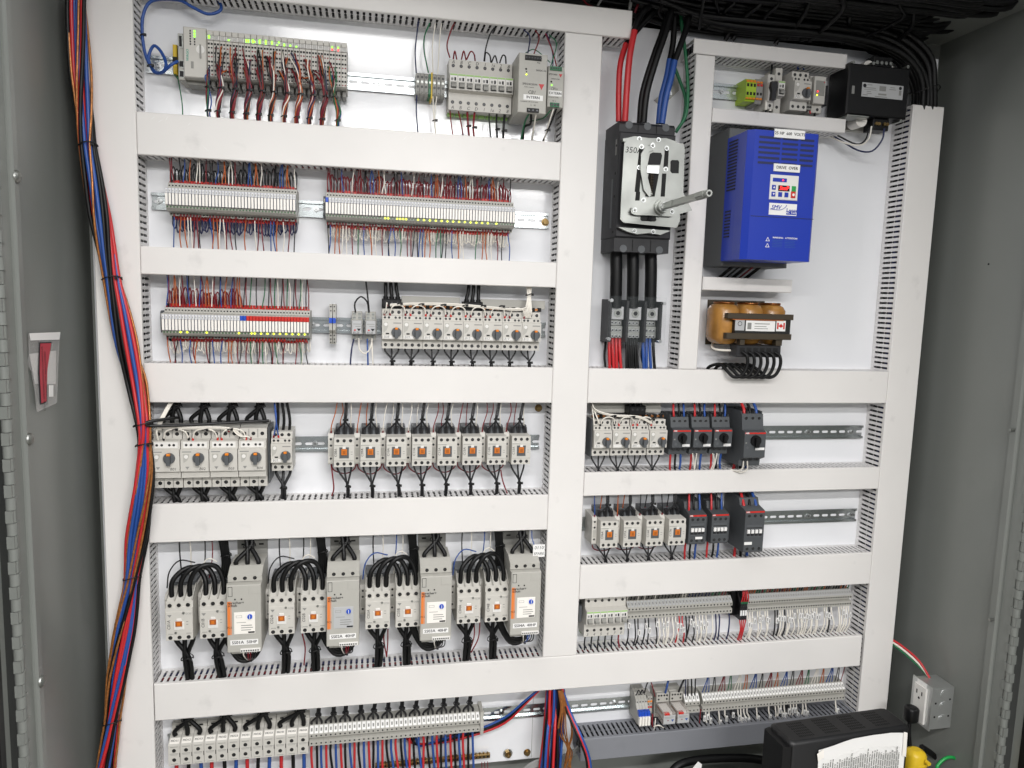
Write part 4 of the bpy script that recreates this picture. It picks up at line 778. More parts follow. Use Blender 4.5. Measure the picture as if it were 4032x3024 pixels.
for g in range(12):
    c = xt[g * 3 + 1]
    L = Loom('wire_fan', 'three tied black wires above the bottom terminal strip, %s fan from the left' % nth(g + 1), (c, -1000, 30), 'wires', 'black wire fans above the bottom strip')
    L.fan([(xt[g * 3 + k], -1001, 30) for k in range(3)], (c + 3 + jit(4), -968, 40), (c + 6 + jit(5), -930, 40), 2.7, 'wblack', 3)
    L = Loom('motor_wires', 'red, black and blue wires below the bottom terminal strip, %s set from the left' % nth(g + 1), (c, -1045, 28), 'wires', 'coloured wire sets below the bottom strip')
    for k in range(3): x = xt[g * 3 + k]; L.wire([(x, -1042, 30), (x + jit(1.5), -1075, 32), (x + 5 + jit(4), -1150, 38), (x + 8 + jit(5), -1240, 40)], 2.9, RBK[k], 7, 4)
L = Loom('motor_wires', 'loose red, black and blue wires curving right behind the bottom terminal strip', (150, -1070, 20), 'wires')
for k in range(3): L.wire([A(1, 3, 1300 + 40 * k, 1400, 22), A(1, 3, 1380 + 20 * k, 1450 + 8 * k, 18), A(1, 3, 1600, 1440 - 14 * k, 14), A(1, 3, 1900, 1370 - 20 * k, 18), A(1, 3, 2150, 1270 - 24 * k, 24), A(2, 3, 120, 1100 - 14 * k, 40), A(2, 3, 260, 960, 50)], 3, RBK[k], 7, 4)
# earth bar
e = thing('earth_bar', 'brass earth bar with a row of screws at the bottom of the plate', 'earth bar', A(1, 3, 1030, 1640, 12)); q = A(1, 3, 2020, 1565, 12); Lx = q[0] - A(1, 3, 1030, 1640, 12)[0]
spawn([N('bar', MB().box(0, Lx, -5, 5, -4, 5, 'brass', .8))], e); sc_ = N('bar_screw', MB().rod((0, 4.6, 0), (0, 9, 0), 2, 'brass', 8).cyl(0, 0, 5, 6, 2.4, 'hole'))
for k in range(int(Lx / 9.6)): spawn([sc_], e, (5 + k * 9.6, 0, 0))
L = Loom('earth_wires', 'bare copper and brown wire ends at the earth bar', A(1, 3, 1200, 1620, 16), 'wires')
for k in range(26): x = A(1, 3, 1060, 1640, 14)[0] + 8 + k * 9; L.wire([(x, -1135, 16), (x + jit(4), -1129 + jit(3), 18), (x + 5 + jit(5), -1122 + jit(3), 16)], 1.1, 'wbrown', 4, 2)
for k in range(3): x = A(1, 3, 1950 + 25 * k, 1580, 14)[0]; L.wire([(x, -1143, 16), (x + 1, -1170, 18), (x, -1230, 20)], 1.1, 'dred', 4, 2)

# bottom right: slim relays, plug relays, terminals
R4 = [N('housing', MB().prism([(0, -28), (60, -28), (64, -24), (64, -6), (46, 18), (44, 26), (34, 32), (30, 40), (0, 44)], -3.5, 3.5, 'pgrey', 'x')), N('relay', MB().box(-3, 3, -26, -3, 64, 74, 'relaywhite', .6)), N('blue_latch', MB().box(-3.4, 3.4, -3, 9, 58, 70, 'blue', .8))] + scrs([(0, 22)], 45.5, SCRS) + scrs([(0, 35)], 34.5, SCRS)
for i in range(4): thing('relay_terminal', 'slim grey relay with blue latch at bottom right, %s of four' % nth(i + 1), 'relay', (671.5 + 7.6 * i, -1023, 0), R4, 'slim relays with blue latches')
for i in range(2): thing('push_terminal', 'slim terminal with orange and red push buttons beside the blue latch relays, %s' % ['left one', 'right one'][i], 'terminal', (704 + 7 * i, -1012, 0), [N('housing', MB().box(-3.3, 3.3, -26, 20, 0, 40, 'pgrey', .6)), N('orange_button', MB().box(-2.6, 2.6, 5, 9, 40, 42, 'orangetip', .5)), N('red_button', MB().box(-2.6, 2.6, -10, -6, 40, 42, 'redplate', .5))] + scrs([(0, 14), (0, 0)], 40, SCRS), 'push button terminals')
PR = [N('socket', MB().box(-17.5, 17.5, -32, 38, 0, 34, 'pgrey', 1).box(-17, 17, 12, 36, 34, 42, 'pgrey', 1), (0, 0, 0), scrs([(-11, 30), (-4, 30), (4, 30), (11, 30), (-11, 20), (11, 20)], 42)), N('relay_case', MB().box(-16, 16, -20, 10, 34, 88, 'relayclear', 1.5)), N('relay_core', MB().box(-11, 11, -14, 6, 38, 80, 'pwhite', 1).box(-12, 12, -3, 1, 40, 70, 'copper')),
      N('face_label', MB().box(-15.5, 15.5, -19, 4, 88, 88.8, 'silverlabel', .3), (0, 0, 0), [N('logo', MB().prism([(4, -7), (12, -7), (8, -13)], 88.8, 89, 'wblue').cyl(-4, -9, 88.8, 89, 1.6, 'dred').box(-13, 10, -1, 0, 88.8, 89, 'inkgrey').box(-13, 6, -4, -3.2, 88.8, 89, 'inkgrey')), N('test_lever', MB().box(-13, 0, 4.5, 9.5, 80, 90, 'redplate', 1))])]
for i in range(2): thing('plug_relay', 'clear plug-in relay with orange lever at bottom right, %s of two' % ['left', 'right'][i], 'relay', (741 + 37 * i, -1021, 0), PR, 'clear plug-in relays')
strip(4, 800, 842, -1024, 'right of the clear plug-in relays', dict(up=28, dn=-21, marker='paper'), lab='short grey terminal')
xr = strip(46, 850, 1260, -1024.5, 'in the long strip at bottom right', dict(up=26, dn=-21, marker='paper'))
L1 = Loom('wire_row', 'coloured wires in groups above the long bottom right terminal strip', (850, -1000, 30), 'wires'); GC = ['wblue', 'wblack', 'dred', 'wgreen', 'wwhite', 'worange', 'wblue', 'wblack', 'dred', 'worange', 'wblue', 'wblack', 'dred', 'wgreen', 'wwhite', 'worange', 'wblue', 'wblack', 'dred']
for i, x in enumerate(xr):
    g = int(i / 2.5); cxx = xr[min(45, int(g * 2.5 + 1))]
    L1.wire([(x, -1000, 30), (x * .8 + cxx * .2, -985, 34), (x * .25 + cxx * .75 + jit(1), -955, 40), (cxx + jit(3), -930, 40)], 1.2, GC[g % 19], 5, 4)
def tagged(lab, xs_, z0, z1, colf, prob, tags=True, h=42):
    L = Loom('tagged_wires', lab, (xs_[0], z0, h), 'wires')
    for i, x in enumerate(xs_):
        if random.random() > prob: continue
        m = colf(i); e_ = x + jit(5)
        o = L.wire([(x, z0 + 3, h - 4), (x + jit(1), z0 - 12, h), (e_, (z0 + z1) / 2 - 6, h + 6 + jit(3)), (e_ + jit(5), z1, h - 4)], 1.9, m, 6, 3)
        if tags and random.random() < .8:
            k = z0 - random.uniform(8, 30); t = MB().box(-3, 3, -7, 7, -2.4, 2.6, 'paper', .4).box(-.9, .9, -4.5, 4.5, 2.65, 2.75, 'ink')
            link('wire_tag', t.mesh('wire_tag'), o).location = wl((x + jit(1) - xs_[0], k - z0, 9))
tagged('white tagged wires dropping from the long bottom right strip into the grey duct', xr, -1046, -1085, lambda i: 'wwhite' if i % 9 else 'wblack', .55)
wires('wire_set', 'assorted wires above the bottom right relays', [('wblack', 1.6, [(2, 3, 1145, 1010, 40), (2, 3, 1160, 950), (2, 3, 1175, 915, 40)]), ('dred', 1.5, [(2, 3, 1235, 1040, 40), (2, 3, 1215, 960), (2, 3, 1200, 910, 40)]), ('wblue', 2.6, [(2, 3, 1325, 1010, 42), (2, 3, 1340, 950), (2, 3, 1350, 900, 40)]), ('wblack', 2.6, [(2, 3, 1440, 1000, 42), (2, 3, 1465, 940), (2, 3, 1490, 890, 40)]), ('wblack', 1.8, [(2, 3, 1520, 1040, 36), (2, 3, 1520, 880, 40)]), ('wblack', 1.8, [(2, 3, 1555, 1040, 36), (2, 3, 1550, 880, 40)]), ('wblack', 1.8, [(2, 3, 1580, 1040, 36), (2, 3, 1585, 880, 40)]), ('navy', 1.4, [(2, 3, 1500, 1040, 36), (2, 3, 1500, 890, 40)])])
wires('wire_set', 'black loops and white wires around the bottom right relays', [('wblack', 1.5, [(2, 3, 1075, 1025, 42), (2, 3, 1095, 985, 50), (2, 3, 1110, 1020, 42)]), ('wblack', 1.5, [(2, 3, 1105, 1025, 42), (2, 3, 1125, 985, 50), (2, 3, 1140, 1015, 42)]), ('wwhite', 1.6, [(2, 3, 1240, 1230, 60), (2, 3, 1235, 1290, 60), (2, 3, 1225, 1330, 55)]), ('wwhite', 1.6, [(2, 3, 1225, 1300, 60), (2, 3, 1270, 1290, 70), (2, 3, 1310, 1310, 60)]), ('dred', 1.4, [(2, 3, 1630, 1150, 45), (2, 3, 1620, 1270, 50)]), ('dred', 2.2, [(2, 3, 1215, 1190, 50), (2, 3, 1210, 1260, 55), (2, 3, 1215, 1300, 50)])], 44)

# ------------------------------------------------------------------ right bay, lowest row: marked breakers and strips
xq = 522
for i, s in enumerate(['3', '4', '5', '6', '7', 'F']):
    e = thing('circuit_breaker', 'light grey circuit breaker marked %s in the lower right row, %s from the left' % (s, nth(i + 1)), 'circuit breaker', (xq + 17.3 * (i + .5), -765, 0), BRK, 'circuit breakers, lower right'); txt(s, 7, 'ink', 0, -47, 50.2, e, 'CENTER', .2); txt(s, 7, 'ink', 0, 47, 50.2, e, 'CENTER', .2)
solid('end_stop', MB().box(-4, 4, -18, 22, 0, 44, 'dkgrey', 1), 'dark end stop left of the breakers marked 3 to F', 'end stop').location = wl((513, -762, 0))
xa = strip(31, 633, 914, -765, 'right of the breakers marked 3 to F', dict(up=27, dn=-18, marker='silverlabel'))
xb_ = strip(42, 957, 1255, -764, 'at the right end of the breaker row', dict(up=27, dn=-18, marker='silverlabel'))
solid('partition', MB().prism([(0, -32), (30, -34), (52, -20), (58, 10), (40, 34), (0, 36)], -1.5, 1.5, 'black', 'x').box(-14, 12, -30, 34, 0, 34, 'black', 1), 'black partition between the two terminal strips', 'partition').location = wl((930, -762, 0))
for i in range(3): thing('diode_terminal', 'small black terminal with white tag and red wires, %s of three' % nth(i + 1), 'terminal', (936 + 6.6 * i, -764, 0), [N('housing', MB().box(-3.1, 3.1, -34, 18, 0, 52, 'blackm', .6)), N('green_lever', MB().box(-2.6, 2.6, 10, 15, 52, 54, 'wgreen')), N('tag', MB().box(-2.4, 2.4, -22, -8, 52, 52.6, 'paper'))] + scrs([(0, 2), (0, -28)], 52, SCRS), 'small black tagged terminals')
L = Loom('wire_set', 'red wires above and below the small black tagged terminals', (940, -745, 50), 'wires')
for k in range(4): L.wire([(934 + 6 * k, -748, 54), (936 + 5 * k, -732, 56), (938 + 3 * k, -712, 48)], 1.6, 'red', 5, 3); L.wire([(934 + 6 * k, -796, 50), (935 + 3 * k, -822, 56), (934 + 4 * k + jit(4), -856, 46)], 1.5, 'red', 5, 3)
tagged('white and black tagged wires dropping from the left strip in the breaker row', xa, -785, -856, lambda i: 'wblack' if i < 9 else 'wwhite' if i < 15 else 'red' if i < 17 else 'wblack' if i < 20 else 'wwhite' if i < 26 else 'navy', .85)
tagged('white tagged wires dropping from the right strip in the breaker row', xb_, -784, -856, lambda i: 'wblack' if i in (11, 12, 15, 33) else 'wwhite', .75)
L = Loom('wire_row', 'short wires above the terminal strips in the lower right row', (640, -738, 30), 'wires')
for i, x in enumerate(xa + xb_):
    m = random.choice(['wblack', 'wblack', 'wwhite'] if i < 18 else ['navy', 'dred', 'wgreen', 'wblack'] if i < 31 else ['wgreen', 'dred', 'worange', 'wgrey', 'wblack'])
    L.wire([(x, -742, 28), (x + jit(1), -728, 34), (x + jit(4), -706, 42)], 1.5, m, 5, 3)
L = Loom('wire_set', 'black wires from the breakers marked 3 to F dropping into the duct', (530, -815, 40), 'wires')
for i in range(6): x = xq + 17.3 * (i + .5); L.wire([(x, -812, 40), (x - 4, -830, 44), (x - 2 + jit(4), -858, 46)], 2, 'dred' if i == 5 else 'wblack', 6, 3)

# ------------------------------------------------------------------ right bay: light starters, dark starters, contactors
xs2 = starters(['B06', '', 'B07', 'B17'], 516, 45.6, -317.5, 'in the right bay', 'right bay light motor starters')
solid('side_plate', MB().box(-1.2, 1.2, -48, 42, 5, 70, 'dkgrey', 1), 'dark grey side plate left of the motor starter B06', 'plate').location = wl((514, -317.5, 0))
e = thing('busbar', 'copper busbar with grey cover joining the right bay light starters', 'busbar', (607, -270, 50))
spawn([N('back_strip', MB().box(-82, 92, 4, 40, -24, -20, 'pgrey', .6)), N('bar', MB().box(-88, 90, -3, 2, -3, 3, 'copper'))], e)
for k in range(12): spawn([sp], e, (-82 + k * 15, 0, 0))
feedblock('black feed block above the right bay light starters', 627, -256, [(618 + 12 * k, -234, 40) for k in range(3)])
zt3 = -317.5 + 29
seg = [((xs2[i] - 5, zt3, 70), (xs2[i + 1] - 16, zt3, 70), 20, 'redplate' if i else 'black') for i in range(3)]
daisy('white control wires looping along the top of the right bay light starters', seg, [(xs2[0] - 22, -238, 50), (xs2[0] - 16, zt3 + 34, 66), (xs2[0] + 20, zt3 + 24, 76), (xs2[2] - 6, zt3 + 20, 78), (xs2[3] - 16, zt3 + 4, 72)], [(xs2[0] + 22, zt3 + 23, 76), (xs2[1] + 22, zt3 + 21, 77), (xs2[2] + 26, zt3 + 14, 76)])
wires('wire_set', 'white wires falling to the motor starter B06 from the duct above', [('wwhite', 1.6, [(2, 2, 712, 355, 72), (2, 2, 705, 290, 72), (2, 2, 690, 190, 50)]), ('wwhite', 1.6, [(2, 2, 755, 345, 72), (2, 2, 735, 290, 72), (2, 2, 695, 190, 50)])])
bottom_fans(xs2, -362, -408, 'three black wires below the %s light starter of the right bay', h=48, r=2.1, dx=15, join=.85, tie=False)
def dark_nodes(w, zb, zt_, f0, f1, h, stripe=True, low=0):
    a = w / 2 - .5
    n = [N('housing', MB().prism([(0, zb), (h - 22, zb), (h - 20, f0 - 8 - low), (h, f0 - low), (h, f1), (h - 14, f1 + 3), (h - 20, zt_), (0, zt_ + 4)], -a, a, 'abb', 'x')), N('red_stripe', MB().box(-a + 1, a - 1, f1 - 5, f1 - 1.4, h, h + .4, 'redplate')), N('white_label', MB().box(2, a - 2, f0 + 2, f0 + 8, h, h + .5, 'paper')),
         N('marking', MB().cyl(-a + 9, f0 + 8, h, h + .3, 3.4, 'dkgrey', 12).box(-a + 3, -a + 7, f0 + 18, f0 + 21, h, h + .2, 'inkgrey').box(8, 14, f1 - 14, f1 - 9, h, h + .2, 'dkgrey')), knob(w * .24, (1, (f0 + f1) / 2 + 2, h), 'black', None)]
    n += scrs([(-w * .3, zt_ - 10), (0, zt_ - 10), (w * .3, zt_ - 10)], h - 17.5, SCRB) + scrs([(-w * .3, f0 - 7 - low), (0, f0 - 7 - low), (w * .3, f0 - 7 - low)], h - 14, SCRB)
    n += [N('wire_guide', MB().box(x - .8, x + .8, zt_ - 2, zt_ + 6, 20, h - 24, 'abb')) for x in (-a + 1, -w * .16, w * .16, a - 1)]
    return n
DK = dark_nodes(47, -41, 50, -20, 23, 85)
for i, x in enumerate((732, 785.5, 838)):
    e = thing('motor_starter', 'dark grey motor starter with red stripe, %s of three beside B17' % nth(i + 1), 'motor starter', (x, -321, 0), DK, 'dark motor starters'); txt('ABB', 3.4, 'paper', -21, 19.8, 85.6, e, bold=.1)
e = thing('motor_starter', 'largest dark grey motor starter with black knob at the right of its row', 'motor starter', (905, -321, 0), dark_nodes(56, -65, 62, -24, 22, 115, low=16)); txt('ABB', 3.8, 'paper', -26, 18.8, 115.6, e, bold=.1)
def dcon(w, zb, zt_, h):
    a = w / 2 - .5
    n = [N('housing', MB().prism([(0, zb), (h - 3, zb), (h, zb + 3), (h, zt_ - 3), (h - 12, zt_), (h - 30, zt_ + 4), (h - 36, zt_ + 20), (0, zt_ + 24)], -a, a, 'abb', 'x')), N('red_stripe', MB().box(-a + 1, a - 1, zt_ - 7.5, zt_ - 3.5, h, h + .4, 'redplate')), N('mechanism_recess', MB().box(-a + 5, a - 5, -14, 16, h, h + .4, 'dkgrey').box(-a + 5, a - 5, 8, 10, h + .4, h + .5, 'hole'))]
    n += [N('white_tab', MB().box(-3.3, 3.3, -4, 5, 0, 4, 'paper', .8), (-w * .3 + k * w * .2, 0, h + .4)) for k in range(4)] + [N('black_tab', MB().box(-3.3, 3.3, -5, 0, 0, 3, 'blackm', .6), (-w * .3 + k * w * .2, -5, h + .4)) for k in range(4)]
    return n + scrs([(-w * .3, zt_ - 15), (0, zt_ - 15), (w * .3, zt_ - 15), (-w * .3, zb + 10), (0, zb + 10), (w * .3, zb + 10)], h, SCRB)
for i, x in enumerate((786, 845)):
    e = thing('contactor', 'dark grey contactor with white tabs, %s of two beside C17A' % ['left', 'right'][i], 'contactor', (x, -545, 0), dcon(45.5, -36, 41, 85), 'dark contactors'); txt('ABB', 3.2, 'paper', -21, 35.4, 85.6, e, bold=.1)
    if i == 0: spawn([N('white_label', MB().box(-4, 14, -23, -17, 85, 85.6, 'paper'))], e)
    thing('auxiliary_block', 'dark auxiliary block right of the %s dark contactor' % ['left', 'right'][i], 'contact block', (x + 29, -548, 0), [N('housing', MB().box(-6.5, 6.5, -34, 30, 0, 66, 'abb', 1))] + scrs([(0, 20), (0, -2), (0, -24)], 66), 'dark auxiliary blocks')
e = thing('contactor', 'largest dark grey contactor with white tabs at the right of its row', 'contactor', (922, -545, 0), dcon(52, -53, 54, 110)); txt('ABB', 3.6, 'paper', -24, 48.4, 110.6, e, bold=.1); spawn([N('white_label', MB().box(-24, -4, -33, -26, 110, 110.6, 'paper'))], e)
for row, (zd, zu, ze) in enumerate([(-270, -228, (-366, -408)), (-505, -452, (-582, -634))]):
    for i, (x, dx) in enumerate([(732, 13), (785.5, 13), (838, 13), (905, 16)] if row == 0 else [(786, 14), (845, 14), (922, 16)]):
        nm = ['dark motor starter', 'dark contactor'][row]; r = 2.6 if not (row == 0 and i == 3 or row == 1 and i == 2) else 3.6
        L = Loom('phase_wires', 'red, black and blue wires above the %s %s' % (nth(i + 1), nm), (x, zd, 50), 'wires', 'phase wires above the dark devices')
        top = zd + (10 if r > 3 else 0)
        for k in range(3): xx = x + (k - 1) * dx; L.wire([(xx, top, 62 if r < 3 else 84), (xx + jit(1), top + 14, 60 if r < 3 else 78), (xx + 4 + jit(2), zu, 44)], r, RBK[k], 7, 3)
        L = Loom('phase_wires', 'red, black and blue wires below the %s %s' % (nth(i + 1), nm), (x, ze[0], 50), 'wires', 'phase wires below the dark devices')
        for k in range(3): xx = x + (k - 1) * dx; L.wire([(xx, ze[0] + (4 if r < 3 else -18), 55), (xx + jit(2), (ze[0] + ze[1]) / 2, 54), (xx + 3 + jit(2), ze[1], 48)], r, RBK[k], 7, 3)
wires('wire_set', 'white control wire pairs below the dark motor starters', [('wwhite', 1.7, [(2, 2, 1560, 600, 70), (2, 2, 1570, 680, 62), (2, 2, 1575, 740, 55)]), ('wwhite', 1.7, [(2, 2, 1595, 600, 70), (2, 2, 1585, 680, 62), (2, 2, 1578, 740, 55)]), ('wwhite', 1.7, [(2, 2, 1735, 600, 70), (2, 2, 1745, 670, 62), (2, 2, 1720, 735, 55)]), ('wwhite', 1.7, [(2, 2, 1770, 600, 70), (2, 2, 1755, 680, 62), (2, 2, 1735, 738, 55)]), ('wwhite', 1.8, [(2, 2, 2000, 668, 100), (2, 2, 1990, 730, 92), (2, 2, 1940, 752, 80), (2, 2, 1890, 735, 66)]), ('wwhite', 1.8, [(2, 2, 2033, 668, 100), (2, 2, 2030, 740, 92), (2, 2, 1970, 762, 80), (2, 2, 1905, 742, 66)])])
xc2 = contactors(['C06A', 'C07A', 'C16A', 'C17A'], 563, 57.2, -545.5, 'in the right bay', 'small contactors, right bay')
for i, x in enumerate(xc2):
    s = ['C06A', 'C07A', 'C16A', 'C17A'][i]
    L = Loom('wire_fan', 'three tied black wires above the contactor %s' % s, (x, -505, 50), 'wires', 'wires above the right bay contactors')
    L.fan([(x + k * 14.5, -514, 54) for k in (-1, 0, 1)], (x + 2, -484, 56), (x + 4, -452, 46), 2.1, 'wblack', 2.5, tie=i != 1)
    L = Loom('control_wires', 'thin coloured wires above the contactor %s' % s, (x - 20, -508, 50), 'wires', 'control wires above the right bay contactors'); c = ['wblue', 'worange', 'wblack', 'wblack'][i]
    L.wire([(x - 29, -512, 56), (x - 29, -498, 56), (x - 28 + jit(3), -452, 46)], 1.3, c, end='dred'); L.wire([(x - 9, -502, 36), (x - 9, -485, 40), (x - 7 + jit(3), -452, 44)], 1.3, 'worange' if i < 2 else 'wblack', end='dred')
    if i < 3:
        L = Loom('jumper_wire', 'red jumper sagging under the contactor %s' % s, (x - 29, -578, 45), 'wire', 'red sagging jumpers, right bay'); y = x + 28
        L.wire([(x - 29, -578, 45), (x - 24, -596, 44), (x, -604, 40), (y - 7, -596, 44), (y, -578, 45)], 1.4, 'dred', 6, 5)
bottom_fans(xc2, -582, -636, 'three black wires below the %s contactor of the right bay', h=50, r=2.2, join=.7, jx=2, tie=False)
# ------------------------------------------------------------------ main breaker with its operating mechanism
MX, MZ = 604, 251
e = thing('main_breaker', 'large black main breaker with steel operating mechanism handwritten 350A', 'breaker', (MX, MZ, 0))
body = MB().box(-66, 66, -110, 118, 0, 100, 'blackm', 3).box(-52, 52, -70, 80, 100, 108, 'black', 2)
def hood(z0, z1, s):
    b = MB().prism([(0, z0), (94, z0), (94, z1 - s * 6) if s > 0 else (94, z1), (88, z1) if s > 0 else (94, z1), (0, z1)], -65, 65, 'blackm', 'x')
    for k in (-21.5, 21.5): b.box(k - .8, k + .8, min(z0, z1) + 2, max(z0, z1) - 2, 94, 95, 'hole')
    for k in (-43, 0, 43): b.cyl(k, z1 - s * 7, 94, 94.8, 8.5, 'dkgrey', 14)
    return b
spawn([N('case', body), N('terminal_hood', hood(118.4, 141, 1)), N('terminal_hood', hood(-110.4, -141, -1)),
       N('side_label', MB().box(-66.6, -66.1, -88, 20, 62, 72, 'dkgrey').box(-66.6, -66.1, 70, 104, 78, 86, 'inkgrey'))], e)
for z in (90, 30, -20, -98): spawn([N('case_screw', MB().rod((-66.8, z, 84), (-65, z, 84), 3, 'hole'))], e)
H = 120
pl = MB(); o = -MX, -MZ
def PX(c, r, x, y, h=H): q = A(c, r, x, y, h); return (q[0] - MX, q[1] - MZ)
Pm = [PX(2, 0, 970, 1235), PX(2, 0, 1010, 1205), PX(2, 0, 1480, 1240), PX(2, 0, 1492, 1290), PX(2, 0, 1478, 1659), PX(2, 1, 1555, 160), PX(2, 1, 1450, 190), PX(2, 1, 1450, 250), PX(2, 1, 1420, 310), PX(2, 1, 965, 265), PX(2, 1, 935, 235), PX(2, 1, 945, 0)]
pl.prism(Pm, H - 2, H + 1, 'zinc')
mech = [N('mounting_plate', pl),
        N('upper_bracket', MB().prism([PX(2, 0, 955, 1200, 112), PX(2, 0, 1060, 1178, 112), PX(2, 0, 1180, 1195, 112), PX(2, 0, 1330, 1195, 112), PX(2, 0, 1420, 1225, 112), PX(2, 0, 1420, 1245, 112), PX(2, 0, 960, 1225, 112)], 102, 114, 'zinc')),
        N('lower_bracket', MB().prism([PX(2, 1, 915, 305, 112), PX(2, 1, 1370, 335, 112), PX(2, 1, 1280, 370, 112), PX(2, 1, 1180, 355, 112), PX(2, 1, 1080, 365, 112), PX(2, 1, 1000, 345, 112)], 101, 114, 'zinc')),
        N('trip_window', MB().prism([PX(2, 0, 1190, 1330), PX(2, 0, 1215, 1318), PX(2, 0, 1285, 1322), PX(2, 0, 1295, 1345), PX(2, 0, 1280, 1425), PX(2, 0, 1170, 1425)], H + 1, H + 1.6, 'black')),
        N('trip_window', MB().prism([PX(2, 0, 1368, 1395), PX(2, 0, 1380, 1383), PX(2, 0, 1432, 1385), PX(2, 0, 1442, 1400), PX(2, 0, 1438, 1498), PX(2, 0, 1380, 1498), PX(2, 0, 1366, 1480)], H + 1, H + 1.6, 'black')),
        N('trip_window', MB().prism([PX(2, 1, 1108, 208), PX(2, 1, 1240, 212), PX(2, 1, 1245, 245), PX(2, 1, 1230, 256), PX(2, 1, 1120, 252), PX(2, 1, 1108, 240)], H + 1, H + 1.6, 'black')),
        N('slide_slot', MB().prism([PX(2, 0, 1098, 1285), PX(2, 0, 1132, 1285), PX(2, 0, 1100, 1659), PX(2, 0, 1058, 1659)], H + 1, H + 1.5, 'hole')), N('slide_slot', MB().prism([PX(2, 0, 1318, 1300), PX(2, 0, 1352, 1300), PX(2, 0, 1345, 1450), PX(2, 0, 1306, 1450)], H + 1, H + 1.5, 'hole')),
        N('slide_slot', MB().prism([PX(2, 1, 1070, 0), PX(2, 1, 1105, 0), PX(2, 1, 1100, 75), PX(2, 1, 1062, 75)], H + 1, H + 1.55, 'hole')), N('slide_slot', MB().prism([PX(2, 0, 1180, 1490), PX(2, 0, 1270, 1490), PX(2, 1, 1230, 40), PX(2, 1, 1150, 40)], H + 1, H + 1.5, 'hole')), N('slide_slot', MB().prism([PX(2, 0, 1296, 1500), PX(2, 0, 1332, 1500), PX(2, 1, 1318, 40), PX(2, 1, 1282, 40)], H + 1, H + 1.5, 'hole')),
        N('lever_arm', MB().prism([PX(2, 0, 1200, 1255, 128), PX(2, 0, 1235, 1262, 128), PX(2, 0, 1230, 1295, 128), PX(2, 0, 1185, 1310, 128), PX(2, 0, 1160, 1340, 128), PX(2, 0, 1165, 1500, 128), PX(2, 0, 1200, 1640, 128), PX(2, 1, 1215, 20, 128), PX(2, 1, 1185, 40, 128), PX(2, 0, 1140, 1640, 128), PX(2, 0, 1112, 1480, 128), PX(2, 0, 1115, 1330, 128), PX(2, 0, 1150, 1275, 128)], 123, 128, 'zinc')),
        N('slider', MB().prism([PX(2, 0, 1172, 1432, 126), PX(2, 0, 1275, 1432, 126), PX(2, 0, 1270, 1500, 126), PX(2, 0, 1165, 1490, 126)], 121.8, 125, 'steel')),
        N('hub_plate', MB().prism([PX(2, 1, 1025, 160, 130), PX(2, 1, 1040, 130, 130), PX(2, 1, 1230, 80, 130), PX(2, 1, 1300, 60, 130), PX(2, 1, 1380, 130, 130), PX(2, 1, 1415, 165, 130), PX(2, 1, 1410, 200, 130), PX(2, 1, 1380, 212, 130), PX(2, 1, 1060, 198, 130), PX(2, 1, 1030, 185, 130)], 128.3, 132, 'zinc'))]
for p in [(2, 0, 1118, 1268), (2, 0, 1215, 1258), (2, 0, 1335, 1282), (2, 0, 1327, 1462), (2, 0, 1098, 1448), (2, 1, 1060, 155), (2, 1, 1382, 170), (2, 0, 1100, 1200), (2, 0, 1265, 1210), (2, 1, 1058, 335), (2, 1, 1220, 342), (2, 1, 1135, 70)]:
    hb = 132 if p[1] == 1 and p[3] in (155, 170) else 128 if p[2] == 1215 else 114 if p[3] in (1200, 1210, 335, 342) else 121
    q = PX(*p, hb); mech.append(N('plate_bolt', MB().cyl(0, 0, 0, 1.5, 5.2, 'steel', 14).cyl(0, 0, 1.5, 4.5, 3.3, 'zinc', 10, 2.4), (q[0], q[1], hb + .1)))
hq = PX(2, 1, 1300, 128, 140)
mech.append(N('hub', MB().cyl(hq[0], hq[1], 132, 140, 17, 'zinc', 20).cyl(hq[0], hq[1], 140, 152, 13.5, 'zinc', 20), (0, 0, 0), [N('hub_ring', MB().cyl(hq[0], hq[1], 152, 154, 9, 'steel', 16))]))
mech.append(N('shaft', MB().box(hq[0] - 6, hq[0] + 6, hq[1] - 6, hq[1] + 6, 154, 352, 'zinc', .8), (0, 0, 0), [N('shaft_coupling', MB().cyl(hq[0], hq[1], 318, 350, 9, 'zinc', 6).cyl(hq[0], hq[1], 350, 364, 6.5, 'zinc', 12).cyl(hq[0], hq[1], 364, 364.4, 3.5, 'hole')), N('shaft_collar', MB().box(hq[0] - 8, hq[0] + 8, hq[1] - 13, hq[1] + 14, 170, 178, 'clear', 1).box(hq[0] - 7, hq[0] + 7, hq[1] - 7, hq[1] + 7, 200, 206, 'zinc', 1))]))
sq0, sq1 = PX(2, 0, 1212, 1500, 126), PX(2, 1, 1200, 30, 126)
def helix(a, b, r, turns): return [(a[0] + (b[0] - a[0]) * t / (turns * 8) + r * math.cos(t * .785), a[1] + (b[1] - a[1]) * t / (turns * 8), 124 + r * math.sin(t * .785)) for t in range(turns * 8 + 1)]
mech.append(N('spring', MB().tube(helix(sq0, sq1, 4, 14), 1, 'bronze', 5, 1)))
sq2, sq3 = PX(2, 1, 1195, 205, 126), PX(2, 1, 1192, 250, 126); mech.append(N('spring', MB().tube(helix(sq2, sq3, 4, 4), 1, 'ink', 5, 1)))
spawn(mech, e); q = PX(2, 0, 975, 1295, H); txt('350A', 13, 'ink', q[0], q[1], H + 1.4, e, shear=.12)
